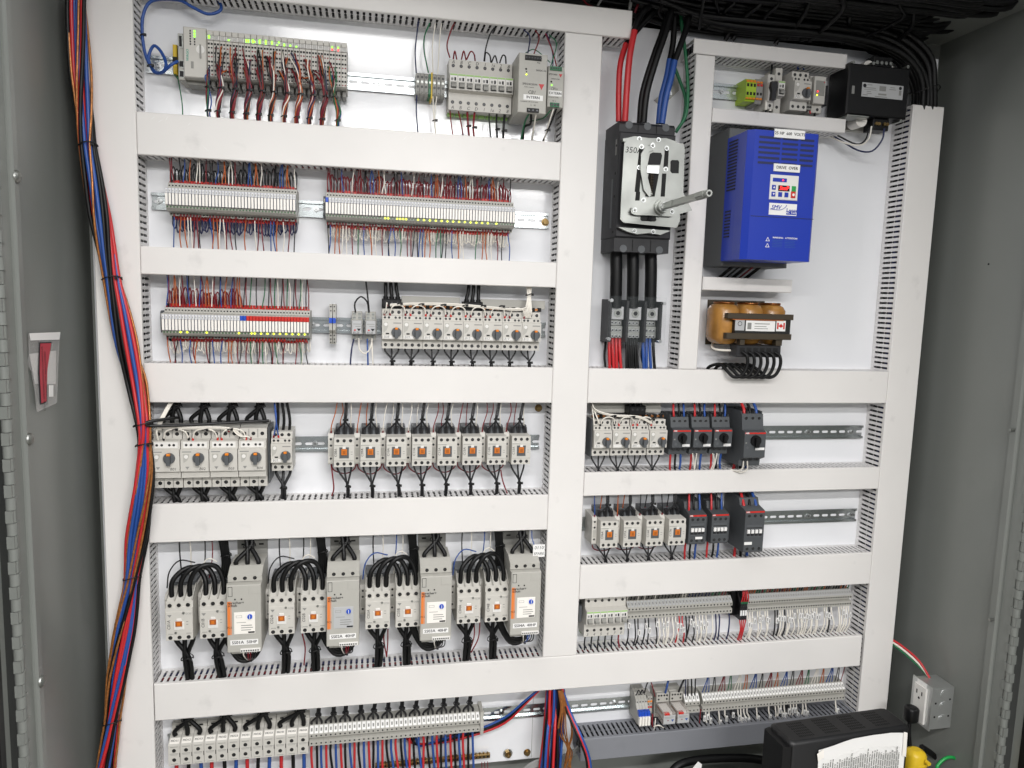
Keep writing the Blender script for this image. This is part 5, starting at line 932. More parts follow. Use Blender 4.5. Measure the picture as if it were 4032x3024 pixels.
# its cables
def cab(name, lab, lst, cat='cables'): return wires(name, lab, lst)
wires('power_cable', 'two thick red cables rising from the main breaker', [('red', 7.2, [(2, 0, 922, 1050, 60), (2, 0, 922, 800, 62), (2, 0, 935, 560, 60), (2, 0, 985, 380, 54)]), ('red', 7.8, [(2, 0, 975, 1050, 76), (2, 0, 990, 800, 80), (2, 0, 1015, 500, 80), (2, 0, 1058, 265, 76)]), ('blackcable', 7.6, [(2, 0, 1056, 275, 76), (2, 0, 1110, 130, 70), (2, 0, 1240, 0, 60), (2, 0, 1340, -90, 40)]), ('blackcable', 7, [(2, 0, 980, 395, 54), (2, 0, 1080, 260, 50), (2, 0, 1220, 110, 44), (2, 0, 1400, -60, 40)])])
wires('power_cable', 'two thick black cables rising beside the red ones from the main breaker', [('blackcable', 8, [(2, 0, 1105, 1060, 66), (2, 0, 1130, 800, 70), (2, 0, 1220, 500, 72), (2, 0, 1310, 250, 66), (2, 0, 1380, 0, 54), (2, 0, 1400, -80, 50)]), ('blackcable', 8, [(2, 0, 1135, 1060, 78), (2, 0, 1165, 800, 82), (2, 0, 1245, 520, 84), (2, 0, 1330, 270, 78), (2, 0, 1400, 0, 66), (2, 0, 1410, -80, 60)])])
wires('power_cable', 'two thick blue sleeved cables rising from the main breaker', [('wblue', 7.4, [(2, 0, 1268, 1070, 64), (2, 0, 1290, 850, 66), (2, 0, 1340, 650, 66), (2, 0, 1362, 515, 64)]), ('wblue', 7.6, [(2, 0, 1295, 1070, 78), (2, 0, 1330, 850, 80), (2, 0, 1380, 650, 80), (2, 0, 1405, 525, 78)]), ('blackcable', 7.2, [(2, 0, 1362, 520, 64), (2, 0, 1390, 380, 60), (2, 0, 1405, 150, 54), (2, 0, 1410, -60, 50)]), ('blackcable', 7.6, [(2, 0, 1404, 530, 78), (2, 0, 1470, 350, 74), (2, 0, 1520, 180, 66), (2, 0, 1545, -60, 56)])])
wires('earth_cable', 'two green earth cables curving down beside the main breaker', [('wgreen', 4, [(2, 0, 1450, -40, 40), (2, 0, 1465, 200, 44), (2, 0, 1500, 480, 50), (2, 0, 1520, 780, 56), (2, 0, 1500, 1000, 60), (2, 0, 1420, 1130, 50)]), ('wgreen', 4, [(2, 0, 1395, 560, 30), (2, 0, 1450, 700, 34), (2, 0, 1500, 860, 44), (2, 0, 1480, 1030, 50), (2, 0, 1415, 1145, 44)])])
L = Loom('power_cable', 'three very thick black cables between the main breaker and the distribution block', (610, 60, 45), 'cables')
for x in (898, 1043, 1198): L.wire([A(2, 1, x, 490, 46), A(2, 1, x + 3, 700, 48), A(2, 1, x - 4, 1000, 46)], 14, 'blackcable', 14, 4, 'cable')
e = thing('bracket', 'small grey bracket with two bolts on the plate behind the blue cables', 'bracket', A(2, 0, 1340, 820, 4)); spawn([N('plate', MB().prism([(-30, -14), (-10, -26), (28, 12), (24, 44), (8, 46), (-6, 10)], -4, 2, 'pgrey'))] + [N('bracket_bolt', MB().cyl(x, z, 2, 5, 8, 'zinc', 12).cyl(x, z, 5, 9, 5, 'steel', 6)) for x, z in ((8, 26), (4, 2))], e)
# distribution block
e = thing('distribution_block', 'black distribution block with three metal lugs under a clear cover', 'distribution block', (611, -45, 0))
bl = MB().box(-64, 66, -52, 48, 0, 18, 'blackm', 2)
for x in (-62, -20, 24, 62): bl.box(x - 3, x + 3, -50, 46, 18, 62, 'blackm', 1)
nodes = [N('base', bl), N('warning_label', MB().box(-64.8, -64.1, -44, 34, 24, 32, 'yellow'))]
for k, x in enumerate((-41, 2, 43)):
    nodes.append(N('lug', MB().box(x - 15, x + 15, 2, 32, 18, 52, 'silverlabel', 1).box(x - 15, x + 15, -12, 1.5, 18, 40, 'zinc', .5).box(x - 15, x + 15, -40, -12.5, 18, 46, 'zinc', .5), (0, 0, 0), [N('lug_screw', MB().cyl(x, 17, 52, 54, 9.5, 'zinc', 18).cyl(x, 17, 54, 54.4, 5.4, 'ink', 6))] + [N('clamp_screw', MB().cyl(x - 9 + 9 * (j % 3), -6 - 14 * (j // 3) - (3 if j > 2 else 0), 46.2 if j > 2 else 40.2, 47.5 if j > 2 else 41.5, 3.8, 'steel', 10).cyl(x - 9 + 9 * (j % 3), -6 - 14 * (j // 3) - (3 if j > 2 else 0), 47.5 if j > 2 else 41.5, 47.8 if j > 2 else 41.8, 2, 'ink', 6)) for j in range(9)]))
nodes.append(N('clear_cover', MB().box(-72, 69, -55, 56, 74, 76, 'clear', .4)))
nodes += [N('cover_screw', MB().cyl(x, z, 60, 78, 2, 'steel').cyl(x, z, 76.2, 80, 4, 'steel', 10)) for x, z in ((-66, 46), (62, 42), (-68, -42), (56, -46))]
spawn(nodes, e)
for k, (x, m, n_, nm) in enumerate(((-41, 'red', 4, 'red'), (2, 'blackcable', 6, 'black'), (43, 'wblue', 4, 'blue'))):
    L = Loom('power_cable', '%s cables dropping from the distribution block into the duct' % nm, (611 + x, -92, 40), 'cables', 'cables below the distribution block')
    for j in range(n_): xx = 611 + x - 13 + j * 26 / (n_ - 1); L.wire([(xx, -86, 36), (xx - 1, -115, 44), (xx + 3 + jit(2), -162, 44)], 3.8 if n_ < 6 else 3.4, m if not (k == 2 and j == 3) else 'blackcable', 8, 3, 'cable')
L = Loom('power_cable', 'black cables hanging behind the distribution block', (590, -110, 15), 'cables')
for j in range(6): L.wire([(556 + j * 19, -95, 16), (554 + j * 19 + jit(5), -130, 18), (556 + j * 20, -162, 24)], 3, 'blackcable', 6, 3, 'cable')

# ------------------------------------------------------------------ blue drive
e = thing('motor_drive', 'blue motor drive with white keypad labelled DRIVE OVER', 'motor drive', (880, 240, 0))
def DX(c, r, x, y, h=200): q = A(c, r, x, y, h); return (q[0] - 880, q[1] - 240)
hs = MB().box(-80, 86, -152, 156, 0, 98, 'drivegrey', 3)
x0, x1, z0, z1 = -92, 80, -142, 131
sh = MB().prism([(-84, 98), (-84, 150), (-92 + 6, 188), (-74, 200), (x1 - 6, 200), (x1, 194), (x1, 98)], z0, z1, 'drive', 'z')
nodes = [N('heat_sink', hs), N('shell', sh)]
for k in range(16): nodes.append(N('side_vent', MB().box(-85.6, -83.6, 118 - k * 7, 121 - k * 7, 108, 146, 'ink')))
for k in range(9): nodes.append(N('side_vent', MB().box(-85.6, -83.6, -34 - k * 7, -31.2 - k * 7, 108, 132, 'ink')))
for r in range(6):
    zc = DX(3, 0, 110, 1196 + r * 44)[1]
    for c, (a, b) in enumerate(((-64, -14), (-9, 28), (34, 66))): nodes.append(N('front_vent', MB().box(a, b, zc - 2.4, zc + 2.4, 200, 200.5, 'navy')))
nodes += [N('cover_edge', MB().box(-72, 78, DX(3, 1, 200, 225)[1] - .7, DX(3, 1, 200, 225)[1] + .7, 200, 200.4, 'navy')), N('cable_fin', MB().box(80.2, 83, -20, 110, 120, 190, 'drive'))]
k0, k1 = DX(2, 0, 2212 - 2, 1505), DX(3, 0, 270, 1500); kb = DX(3, 1, 258, 78)
kx0, kx1, kz1, kz0 = k1[0] - 68, k1[0] - 1, k0[1], kb[1]
kp = [N('keypad', MB().box(kx0, kx1, kz0, kz1, 200, 202.5, 'pwhite', 1.2), (0, 0, 0), [N('display', MB().box(kx0 + 19, kx0 + 46, kz1 - 34, kz1 - 22, 202.5, 203, 'black')), N('status_bar', MB().box(kx0 + 5, kx0 + 38, kz1 - 15, kz1 - 7, 202.5, 202.9, 'drive').box(kx0 + 27, kx0 + 31, kz1 - 12.5, kz1 - 10, 203, 203.2, 'ledred')), N('start_key', MB().box(kx1 - 16, kx1 - 6, kz1 - 34, kz1 - 22, 202.5, 204, 'green', .8)), N('stop_key', MB().box(kx1 - 17, kx1 - 6, kz0 + 5, kz0 + 19, 202.5, 204, 'redplate', .8)),
      N('arrow_key', MB().box(kx0 + 4, kx0 + 13, kz1 - 32, kz1 - 22, 202.5, 204, 'drive', .8)), N('arrow_key', MB().box(kx0 + 4, kx0 + 13, kz0 + 6, kz0 + 16, 202.5, 204, 'drive', .8)), N('mode_key', MB().box(kx0 + 20, kx0 + 29, kz0 + 6, kz0 + 16, 202.5, 204, 'drive', .8)), N('mode_key', MB().box(kx0 + 35, kx0 + 44, kz0 + 6, kz0 + 16, 202.5, 204, 'drive', .8)),
      N('arrow', MB().prism([(kx0 + 6, kz1 - 29), (kx0 + 11, kz1 - 29), (kx0 + 8.5, kz1 - 24.5)], 204, 204.3, 'paper').prism([(kx0 + 6, kz0 + 13), (kx0 + 11, kz0 + 13), (kx0 + 8.5, kz0 + 8.5)], 204, 204.3, 'paper').cyl(kx1 - 11.5, kz0 + 12, 204, 204.3, 3, 'paper'))])]
lz1, lz0 = DX(3, 1, 100, 98)[1], DX(3, 1, 100, 200)[1]
nodes += kp + [N('brand_label', MB().box(kx0 + 2, kx1 + 1, lz0, lz1, 200, 200.6, 'paper').box(kx1 - 24, kx1, lz0 + 2, lz0 + 10, 200.7, 200.9, 'drive'))]
oo = spawn(nodes, e)
kpo = [o for o in oo if o.name.startswith('keypad')][0]; blo = [o for o in oo if o.name.startswith('brand_label')][0]
txt('StoP', 8.6, 'ledred', kx0 + 32.5, kz1 - 28, 203.3, kpo, 'CENTER', .1, bold=.2)
txt('SMV', 9, 'drive', kx0 + 6, lz1 - 9, 200.9, blo, shear=.3, bold=.4); txt('Lenze', 8.6, 'drive', kx1 - 24, lz1 - 14, 200.9, blo, bold=.1); txt('AC Tech', 5, 'paper', kx1 - 12, lz0 + 6, 201.1, blo, 'CENTER', bold=.1)
link('swoosh', MB().tube([(kx0 + 4, lz0 + 12, 200.8), (kx0 + 28, lz0 + 11, 200.8), (kx0 + 40, lz0 + 17, 200.8), (kx0 + 43, lz1 - 3, 200.8)], .7, 'drive', 4, 4).mesh('swoosh'), blo)
for s, p, al, w, hgt in (('25 HP  600  VOLTS', (3, 0, 190, 1158), 6.4, 36, 9), ('DRIVE  OVER', (3, 0, 165, 1452), 6.4, 31, 8)):
    q = DX(*p, 203); lb = spawn([N('label_tape', MB().box(q[0] - w, q[0] + w, q[1] - hgt, q[1] + hgt, 200.6 if w < 34 else 200.8, 203, 'paper', .3))], e)[0]; txt(s, al, 'ink', q[0], q[1], 203.3, lb, 'CENTER', bold=.15)
q = DX(3, 1, 60, 395, 200)
for s, dx in (('WARNING', 0), ('ATTENTION', 30)):
    txt(s, 3.8, 'paper', q[0] + dx - 6, q[1], 200.5, e, bold=.1)
for k in range(5): spawn([N('warning_print', MB().box(q[0] - 6 + (k % 2), q[0] + 18, q[1] - 6 - k * 3.4, q[1] - 5 - k * 3.4, 200, 200.3, 'wblue').box(q[0] + 24, q[0] + 50 - (k % 2) * 3, q[1] - 6 - k * 3.4, q[1] - 5 - k * 3.4, 200, 200.3, 'wblue'))], e)
for z in (q[1] - 3, q[1] - 16): spawn([N('warning_triangle', MB().prism([(q[0] - 22, z - 5), (q[0] - 12, z - 5), (q[0] - 17, z + 4)], 200, 200.3, 'paper').prism([(q[0] - 20, z - 4), (q[0] - 14, z - 4), (q[0] - 17, z + 2)], 200.35, 200.5, 'drive'))], e)
L = Loom('drive_cable', 'black cables leaving the bottom of the blue drive', (850, 80, 60), 'cables')
for k in range(5): x = 838 + k * 17; L.wire([(x + 6, 100, 90), (x + 4, 88, 70), (x - 4, 74, 50), (x - 14, 58, 30)], 4 if k % 2 == 0 else 2, 'blackcable' if k != 3 else 'dred', 8, 3, 'cable')

# ------------------------------------------------------------------ small breaker row at the top right
GT = [N('housing', MB().prism([(0, -26), (44, -26), (50, -14), (50, 14), (44, 24), (0, 24)], -4.1, 4.1, 'lime', 'x')), N('orange_button', MB().box(-3, 3, 16, 21, 44, 50, 'orangetip', .5)), N('orange_button', MB().box(-3, 3, -22, -18, 44, 50, 'orangetip', .5)), N('clamp_holes', MB().box(-2.6, 2.6, 6, 13, 50, 50.3, 'hole').box(-2.6, 2.6, -13, -6, 50, 50.3, 'hole'))]
for i in range(3): thing('earth_terminal', 'yellow-green push-in earth terminal at top right, %s of three' % nth(i + 1), 'terminal', (862 + 8.4 * i, 497, 0), GT, 'yellow-green terminals')
for i in range(2): thing('push_terminal', 'grey push-in terminal with orange and red buttons at top right, %s of two' % ['left', 'right'][i], 'terminal', (887.5 + 8.2 * i, 495, 0), [N('housing', MB().prism([(0, -28), (44, -28), (50, -14), (50, 12), (44, 28), (0, 28)], -4, 4, 'pgreyd', 'x')), N('red_button', MB().box(-3, 3, 10, 15, 50, 51.5, 'redplate', .4)), N('orange_button', MB().box(-3, 3, 17, 21, 48, 51, 'orangetip', .4)), N('orange_button', MB().box(-3, 3, -20, -16, 48, 51, 'orangetip', .4)), N('clamp_holes', MB().box(-2.4, 2.4, -10, -4, 50, 50.3, 'hole'))], 'push-in terminals, top right')
thing('fuse_holder', 'light grey fuse holder with black sleeve at top right', 'fuse holder', (915.5, 494, 0), [N('housing', MB().box(-9, 9, -40, 38, 0, 58, 'pcream', 1).box(-9, 9, -24, 18, 58, 64, 'pcream', 1)), N('black_sleeve', MB().prism([(-7, 18), (7, 18), (9, 6), (5, -4), (6, -22), (-6, -22), (-5, -4), (-9, 6)], 64, 74, 'blackm'))] + scrs([(0, 28), (0, -32)], 58, SCRB))
e = thing('circuit_breaker', 'light grey single circuit breaker between fuse holder and starter F01', 'circuit breaker', (938, 498, 0), BRK)
e = thing('motor_starter', 'light grey motor starter handwritten F01 in the top right row', 'motor starter', (984, 500, 0), GMS); txt('F01', 6.4, 'inkgrey', -18, -19, 80.5, e, shear=.1)
thing('phase_relay', 'pale grey monitoring relay with lit lamps at top right', 'relay', (1039, 503, 0), [N('housing', MB().box(-17, 17, -46, 38, 0, 48, 'pcream', 1).box(-15, 15, -28, 34, 48, 62, 'pcream', 1.2)), N('front_panel', MB().box(-11, 12, -10, 24, 62, 62.8, 'pgreyd', .4), (0, 0, 0), [N('indicator', MB().cyl(-6, -1, 62.8, 64, 1.8, 'ledred')), N('indicator', MB().cyl(-7, -9, 62.8, 64, 1.8, 'ledyel')), N('brand_triangle', MB().prism([(8, 22), (12, 22), (10, 18)], 62.8, 63, 'red'))]), N('plug_strip', MB().box(-32, -14, -42, -30, 40, 56, 'pgreyd', .6))] + scrs([(6, -38)], 48, SCRB) + scrs([(-27, -36), (-22, -36), (-17, -36)], 56))
solid('end_stop', MB().box(-5, 5, -22, 24, 0, 46, 'blackm', 1), 'black end stop right of the monitoring relay', 'end stop').location = wl((1066, 499, 0))
wires('wire_set', 'short wires below the top right breaker row', [('red', 1.8, [(3, 0, 360, 935, 50), (3, 0, 365, 985, 50)]), ('wblack', 2.5, [(3, 0, 405, 960, 44), (3, 0, 400, 1010, 50)]), ('wblack', 2, [(3, 0, 10, 860, 50), (3, 0, 18, 930, 54), (3, 0, 15, 985, 50)]), ('wblack', 2.4, [(2, 0, 2195, 860, 50), (2, 0, 2200, 920, 55), (2, 0, 2190, 980, 50)]), ('wwhite', 3.6, [(3, 0, 18, 910, 54), (3, 0, 18, 960, 54)]), ('wwhite', 3.6, [(2, 0, 2198, 870, 55), (2, 0, 2192, 950, 55)]), ('wblack', 2.4, [(3, 0, 15, 700, 50), (3, 0, 30, 620, 54), (3, 0, 35, 560, 50)]), ('wblue', 2.4, [(3, 0, 260, 600, 40), (3, 0, 258, 560, 44)]), ('wblue', 2.4, [(3, 0, 308, 600, 40), (3, 0, 308, 560, 44)])])

# ------------------------------------------------------------------ transformer
e = thing('transformer', 'black boxy control transformer with silver rating label at top right', 'transformer', (1174, 507, 0))
TH = 88
nodes = [N('core', MB().box(-80, 82, -57, 58, 14, TH, 'black', 3)), N('mounting_foot', MB().box(-70, 84, -74, -58, 0, 12, 'pgrey', 1)), N('mounting_foot', MB().box(-74, 84, 58.5, 72, 0, 12, 'bronze', 1)), N('coil', MB().cyl(-14, 60, 30, TH - 22, 15, 'relaywhite', 18)), N('coil', MB().cyl(42, 60, 30, TH - 26, 14, 'relaywhite', 18)), N('coil', MB().cyl(-20, -62, 30, TH - 24, 15, 'relaywhite', 18)),
         N('terminal_block', MB().box(-4, 46, 58.5, 86, 40, 70, 'black', 2), (0, 0, 0), [N('terminal_screw', MB().cyl(2 + 12 * k, 70, 70, 74, 4.2, 'zinc', 10)) for k in range(4)]), N('terminal_block', MB().box(4, 46, -84, -57.5, 40, 76, 'black', 2), (0, 0, 0), [N('terminal_screw', MB().cyl(10 + 7 * k + (8 if k > 1 else 0), -70, 76, 80, 4, 'brass', 10)) for k in range(4)]),
         N('frame_strip', MB().box(-76, -20, -62, -57.5, 50, TH + 2, 'zinc', 1)), N('through_bolt', MB().cyl(-70, 60, 60, TH, 4, 'zinc', 8)), N('through_bolt', MB().cyl(-18, 62, 60, TH, 4, 'zinc', 8)), N('through_bolt', MB().cyl(74, 62, 60, TH, 4, 'zinc', 8)), N('through_bolt', MB().cyl(68, -62, 60, TH, 4, 'zinc', 8))]
q0, q1 = A(3, 0, 805, 832, TH), A(3, 0, 1170, 745, TH); a, b, c, d = q0[0] - 1174, q1[0] - 1174, q0[1] - 507, q1[1] - 507
lab = MB().box(a, b, c, d, TH, TH + .6, 'silverlabel'); W_ = b - a; Hh = d - c
pr = MB()
for (u, v, w, t) in ((.12, .84, .12, .05), (.05, .62, .28, .05), (.05, .5, .3, .04), (.12, .36, .1, .05), (.12, .22, .12, .05), (.42, .5, .16, .35), (.4, .2, .2, .12), (.68, .78, .12, .05), (.66, .64, .16, .05), (.9, .3, .06, .35), (.03, .1, .12, .06), (.32, .06, .3, .05)): pr.box(a + W_ * u, a + W_ * (u + w), c + Hh * v, c + Hh * (v + t), TH + .65, TH + .8, 'inkgrey')
pr.cyl(a + 7, d - 7, TH + .65, TH + .8, 4.5, 'ink', 12).cyl(b - 8, d - 6, TH + .65, TH + .8, 4, 'ink', 12)
nodes += [N('rating_label', lab, (0, 0, 0), [N('print', pr)]), N('side_tag', MB().box(a - 26, a - 19, c + 4, c + 22, TH, TH + .5, 'inkgrey'))]
spawn(nodes, e)
wires('wire_set', 'black and white wires looping below the transformer', [('wwhite', 1.9, [(3, 0, 895, 1090, 80), (3, 0, 870, 1200, 76), (3, 0, 790, 1255, 60), (3, 0, 650, 1230, 40), (3, 0, 525, 1175, 20)]), ('wblack', 1.9, [(3, 0, 870, 1110, 76), (3, 0, 840, 1210, 66), (3, 0, 760, 1245, 50), (3, 0, 600, 1170, 22)]), ('navy', 2, [(3, 0, 1005, 1110, 80), (3, 0, 985, 1210, 76), (3, 0, 900, 1305, 66), (3, 0, 780, 1300, 44), (3, 0, 640, 1220, 30), (3, 0, 560, 1170, 20)])])

# ------------------------------------------------------------------ reactor
def pill(b, xc, hc, wx, wh, z0, z1, m, ins=9):
    n = 20; rings = []
    for z, i in ((z0, ins), (z0 + ins * .35, ins * .35), (z0 + ins, 0), (z1 - ins, 0), (z1 - ins * .35, ins * .35), (z1, ins)):
        rings.append([(xc + (wx - i) * math.copysign(abs(math.cos(t)) ** .7, math.cos(t)), z, hc + (wh - i) * math.copysign(abs(math.sin(t)) ** .7, math.sin(t))) for t in [6.28319 * k / n for k in range(n)]])
    V = [v for r in rings for v in r]; F = [(j * n + k, (j + 1) * n + k, (j + 1) * n + (k + 1) % n, j * n + (k + 1) % n) for j in range(5) for k in range(n)]
    b.add(V, F, m, True); b.add(rings[0], [tuple(range(n))], m); b.add(rings[-1], [tuple(range(n))], m); return b
e = thing('reactor', 'brown line reactor with three amber coils and a flag sticker', 'reactor', (900, -50, 0))
nodes = [N('base_plate', MB().box(-82, 70, -50, 60, 0, 3, 'bronze', .5))] + [N('coil', pill(MB(), x, 52, 31, 42, -44, 52, 'amber', 15), (0, 0, 0), [N('winding_end', pill(MB(), x, 54, 19, 30, 52.2, 55, 'copper', 4))]) for x in (-66, -4, 54)]
nodes += [N('core', MB().box(-62, 80, -27, 28, 30, 108, 'lam', 1)), N('clamp_bar', MB().box(-84, 84, 17, 30, 96, 112, 'bronze', 1)), N('clamp_bar', MB().box(-84, 82, -30, -16, 96, 112, 'bronze', 1)), N('insulation', MB().box(-70, 60, 14.5, 16.6, 100, 110, 'rust')),
          N('terminal_bracket', MB().box(-46, -34, -44, -30.5, 90, 106, 'bronze').box(46, 62, -44, -30.5, 90, 106, 'bronze')), N('terminal_block', MB().box(-52, 62, -72, -44.5, 70, 104, 'blackm', 1.5), (0, 0, 0), [N('terminal_slot', MB().box(-44 + 17 * k, -32 + 17 * k, -66, -50, 104, 104.5, 'hole')) for k in range(6)])]
f0 = lambda x, y: (A(2, 1, x, y, 108.6)[0] - 900, A(2, 1, x, y, 108.6)[1] + 50)
a1, a2 = f0(1925, 1195), f0(2012, 1105); b1, b2 = f0(2018, 1200), (A(3, 1, 65, 1115, 109)[0] - 900, f0(2018, 1110)[1]); c1, c2 = (A(3, 1, 70, 1190, 109)[0] - 900, a1[1]), (A(3, 1, 155, 1122, 109)[0] - 900, a2[1])
nodes += [N('certification_sticker', MB().box(a1[0], a2[0], a1[1], a2[1], 108, 108.6, 'silverlabel').cyl((a1[0] + a2[0]) / 2, a2[1] - 9, 108.6, 108.8, 5.5, 'ink', 14).cyl((a1[0] + a2[0]) / 2, a2[1] - 9, 108.85, 108.9, 4.2, 'silverlabel', 14)), N('rating_label', MB().box(b1[0], b2[0], b1[1], b2[1], 108, 108.6, 'paper').box(b1[0] + 22, b2[0] - 14, b2[1] - 8, b2[1] - 6, 108.7, 108.8, 'inkgrey').box(b1[0] + 22, b2[0] - 22, b2[1] - 14, b2[1] - 12.5, 108.7, 108.8, 'inkgrey').box(b1[0] + 22, b2[0] - 18, b2[1] - 19, b2[1] - 17.5, 108.7, 108.8, 'inkgrey').box(b1[0] + 4, b1[0] + 14, b1[1] + 4, b2[1] - 5, 108.7, 108.8, 'inkgrey'))]
cw, ch = c2[0] - c1[0], c2[1] - c1[1]; mx, mz = (c1[0] + c2[0]) / 2, (c1[1] + c2[1]) / 2
leaf = [(0, 1), (.22, .55), (.5, .66), (.42, .2), (.85, .35), (.78, .05), (.95, -.1), (.4, -.5), (.08, -.5), (.06, -.9), (-.06, -.9), (-.08, -.5), (-.4, -.5), (-.95, -.1), (-.78, .05), (-.85, .35), (-.42, .2), (-.5, .66), (-.22, .55)]
nodes.append(N('flag_sticker', MB().box(c1[0], c2[0], c1[1], c2[1], 108, 108.6, 'paper').box(c1[0] + 2, c1[0] + cw * .25, c1[1] + ch * .2, c2[1] - ch * .2, 108.7, 108.8, 'redplate').box(c2[0] - cw * .25, c2[0] - 2, c1[1] + ch * .2, c2[1] - ch * .2, 108.7, 108.8, 'redplate').prism([(mx + u * 6.2, mz + v * 6.2) for u, v in leaf], 108.7, 108.8, 'redplate')))
spawn(nodes, e)
L = Loom('reactor_cable', 'thick black cables looping out of the brown reactor into the duct', (900, -120, 95), 'cables')
for k in range(6): x = 862 + k * 17; L.wire([(x, -110, 104), (x + 8, -118, 112), (x + 11, -140, 112), (x + 2, -164, 108), (x - 14, -170, 98), (x - 26, -156, 84), (x - 34 - k * 2, -143, 66), (x - 52 + k * 3, -150, 50), (x - 56 + k * 3, -164, 40)], 4, 'blackcable', 8, 5, 'cable')
wires('wire', 'white cable bending round under the left coil of the reactor', [('wwhite', 3, [(2, 1, 1735, 1300, 20), (2, 1, 1730, 1345, 40), (2, 1, 1790, 1365, 60), (2, 1, 1940, 1370, 80)])])
# ------------------------------------------------------------------ black cables along the top and into the right duct
CP = [(3, 0, 1350, 960), (3, 0, 1345, 760), (3, 0, 1300, 560), (3, 0, 1130, 400), (3, 0, 850, 285), (3, 0, 450, 215), (3, 0, 0, 190), (2, 0, 1850, 150), (2, 0, 1560, 60), (2, 0, 1430, -80)]
rr = random.Random(5)
e = None
L = Loom('cable_loom', 'thick loom of black cables curving from the top into the right duct', A(*CP[0], 60), 'cables')
base = [A(*q, h) for q, h in zip(CP, (50, 56, 60, 62, 62, 60, 58, 54, 48, 40))]
for j in range(16):
    u, v = (j % 4 - 1.5) * 14, (j // 4 - 1.5) * 13
    pts = []
    for i, q in enumerate(base):
        a, b = base[max(0, i - 1)], base[min(len(base) - 1, i + 1)]; dx, dz = b[0] - a[0], b[1] - a[1]; l = math.hypot(dx, dz)
        k = .75 if i < 2 else 1.1
        pts.append((q[0] - dz / l * u * k + rr.uniform(-3, 3), q[1] + dx / l * u * k + rr.uniform(-3, 3), max(8, q[2] + v * .8)))
    L.wire(pts, rr.choice([6, 7, 7.5]), 'blackcable', 8, 4, 'cable')
L.tie(A(3, 0, 1350, 790, 70), 34, 0)
L = Loom('cable_run', 'black cables lying side by side under the cabinet ceiling', (900, 650, 60), 'cables')
for j in range(26):
    z = 632 + (j % 9) * 5.5 + rr.uniform(-3, 3); h = -30 + (j // 9) * 55 + rr.uniform(-14, 14)
    L.wire([(560 + rr.uniform(-40, 60), z + 20, h), (720, z + rr.uniform(-8, 8), h + rr.uniform(-8, 8)), (900, z + rr.uniform(-8, 8), h), (1100, z + rr.uniform(-10, 8), h + rr.uniform(-8, 8)), (1230, min(z, 640) - 8, h * .5 + 20), (1310, 590 + rr.uniform(-14, 14), 30 + h * .15), (1338 + rr.uniform(-14, 14), 530, 44), (1338 + rr.uniform(-14, 14), 470, 44)], rr.choice([5, 6, 7]), 'blackcable', 7, 3, 'cable')
L = Loom('cable_drop', 'black cables hanging from the glands in the cabinet ceiling', (1100, 670, 120), 'cables')
for j in range(12):
    x = 640 + j * 50 + rr.uniform(-12, 12); h = rr.uniform(60, 200)
    L.wire([(x, CZ + 2, h), (x + rr.uniform(-6, 6), 655, h - 4), (x + rr.uniform(-20, 25), 640, h - 30), (x + rr.uniform(-40, 60), 622, 40)], rr.choice([3.5, 4.5, 5.5]), 'blackcable', 7, 3, 'cable')
L = Loom('cable_run', 'dense layer of black cables added under the cabinet ceiling to darken it', (900, 668, 150), 'cables')  # extra cables, put in so the ceiling underside reads dark
for j in range(46):
    h = -20 + j * 6.6 + rr.uniform(-3, 3); z = 664 + rr.uniform(-9, 8); xe = rr.uniform(1180, 1395)
    L.wire([(520 + rr.uniform(-30, 30), CZ + 2, h), (600, z + 6, h), (760, z + rr.uniform(-5, 5), h + rr.uniform(-6, 6)), (960, z + rr.uniform(-6, 5), h + rr.uniform(-6, 6)), (xe - 130, z, h), (xe - 30, z + 3, h + rr.uniform(-8, 8)), (xe, CZ + 3, h + rr.uniform(-8, 8))], rr.choice([5, 6, 7]), 'blackcable', 6, 3, 'cable')
L = Loom('cable_drop', 'three black cables rising from the short top right duct', (950, 600, 40), 'cables')
for k, (a, b) in enumerate((((2, 0, 1840, 350), (2, 0, 1900, 240)), ((2, 0, 1900, 350), (2, 0, 1990, 220)), ((3, 0, 60, 385), (3, 0, 150, 250)))): L.wire([A(*a, 30), A((a[0] + b[0]) // 2 if a[0] == b[0] else a[0], 0, (a[2] + b[2]) / 2, (a[3] + b[3]) / 2, 36), A(*b, 44)], 5.5, 'blackcable', 8, 3, 'cable')
wires('wire_set', 'black and coloured wires passing above the top duct', [('blackcable', 5, [(2, 0, 560, -60, 30), (2, 0, 800, 10, 34), (2, 0, 1020, 40, 40), (2, 0, 1150, 20, 50)]), ('dred', 2, [(2, 0, 580, -60, 50), (2, 0, 640, 30, 40), (2, 0, 700, 60, 30)]), ('wgrey', 3, [(2, 0, 740, 50, 40), (2, 0, 770, 0, 44), (2, 0, 800, -60, 44)]), ('wgrey', 4, [(2, 0, 1015, 90, 60), (2, 0, 1030, 0, 60), (2, 0, 1050, -60, 60)]), ('dred', 3, [(2, 0, 1060, 110, 50), (2, 0, 1090, 30, 54), (2, 0, 1110, -50, 54)])])
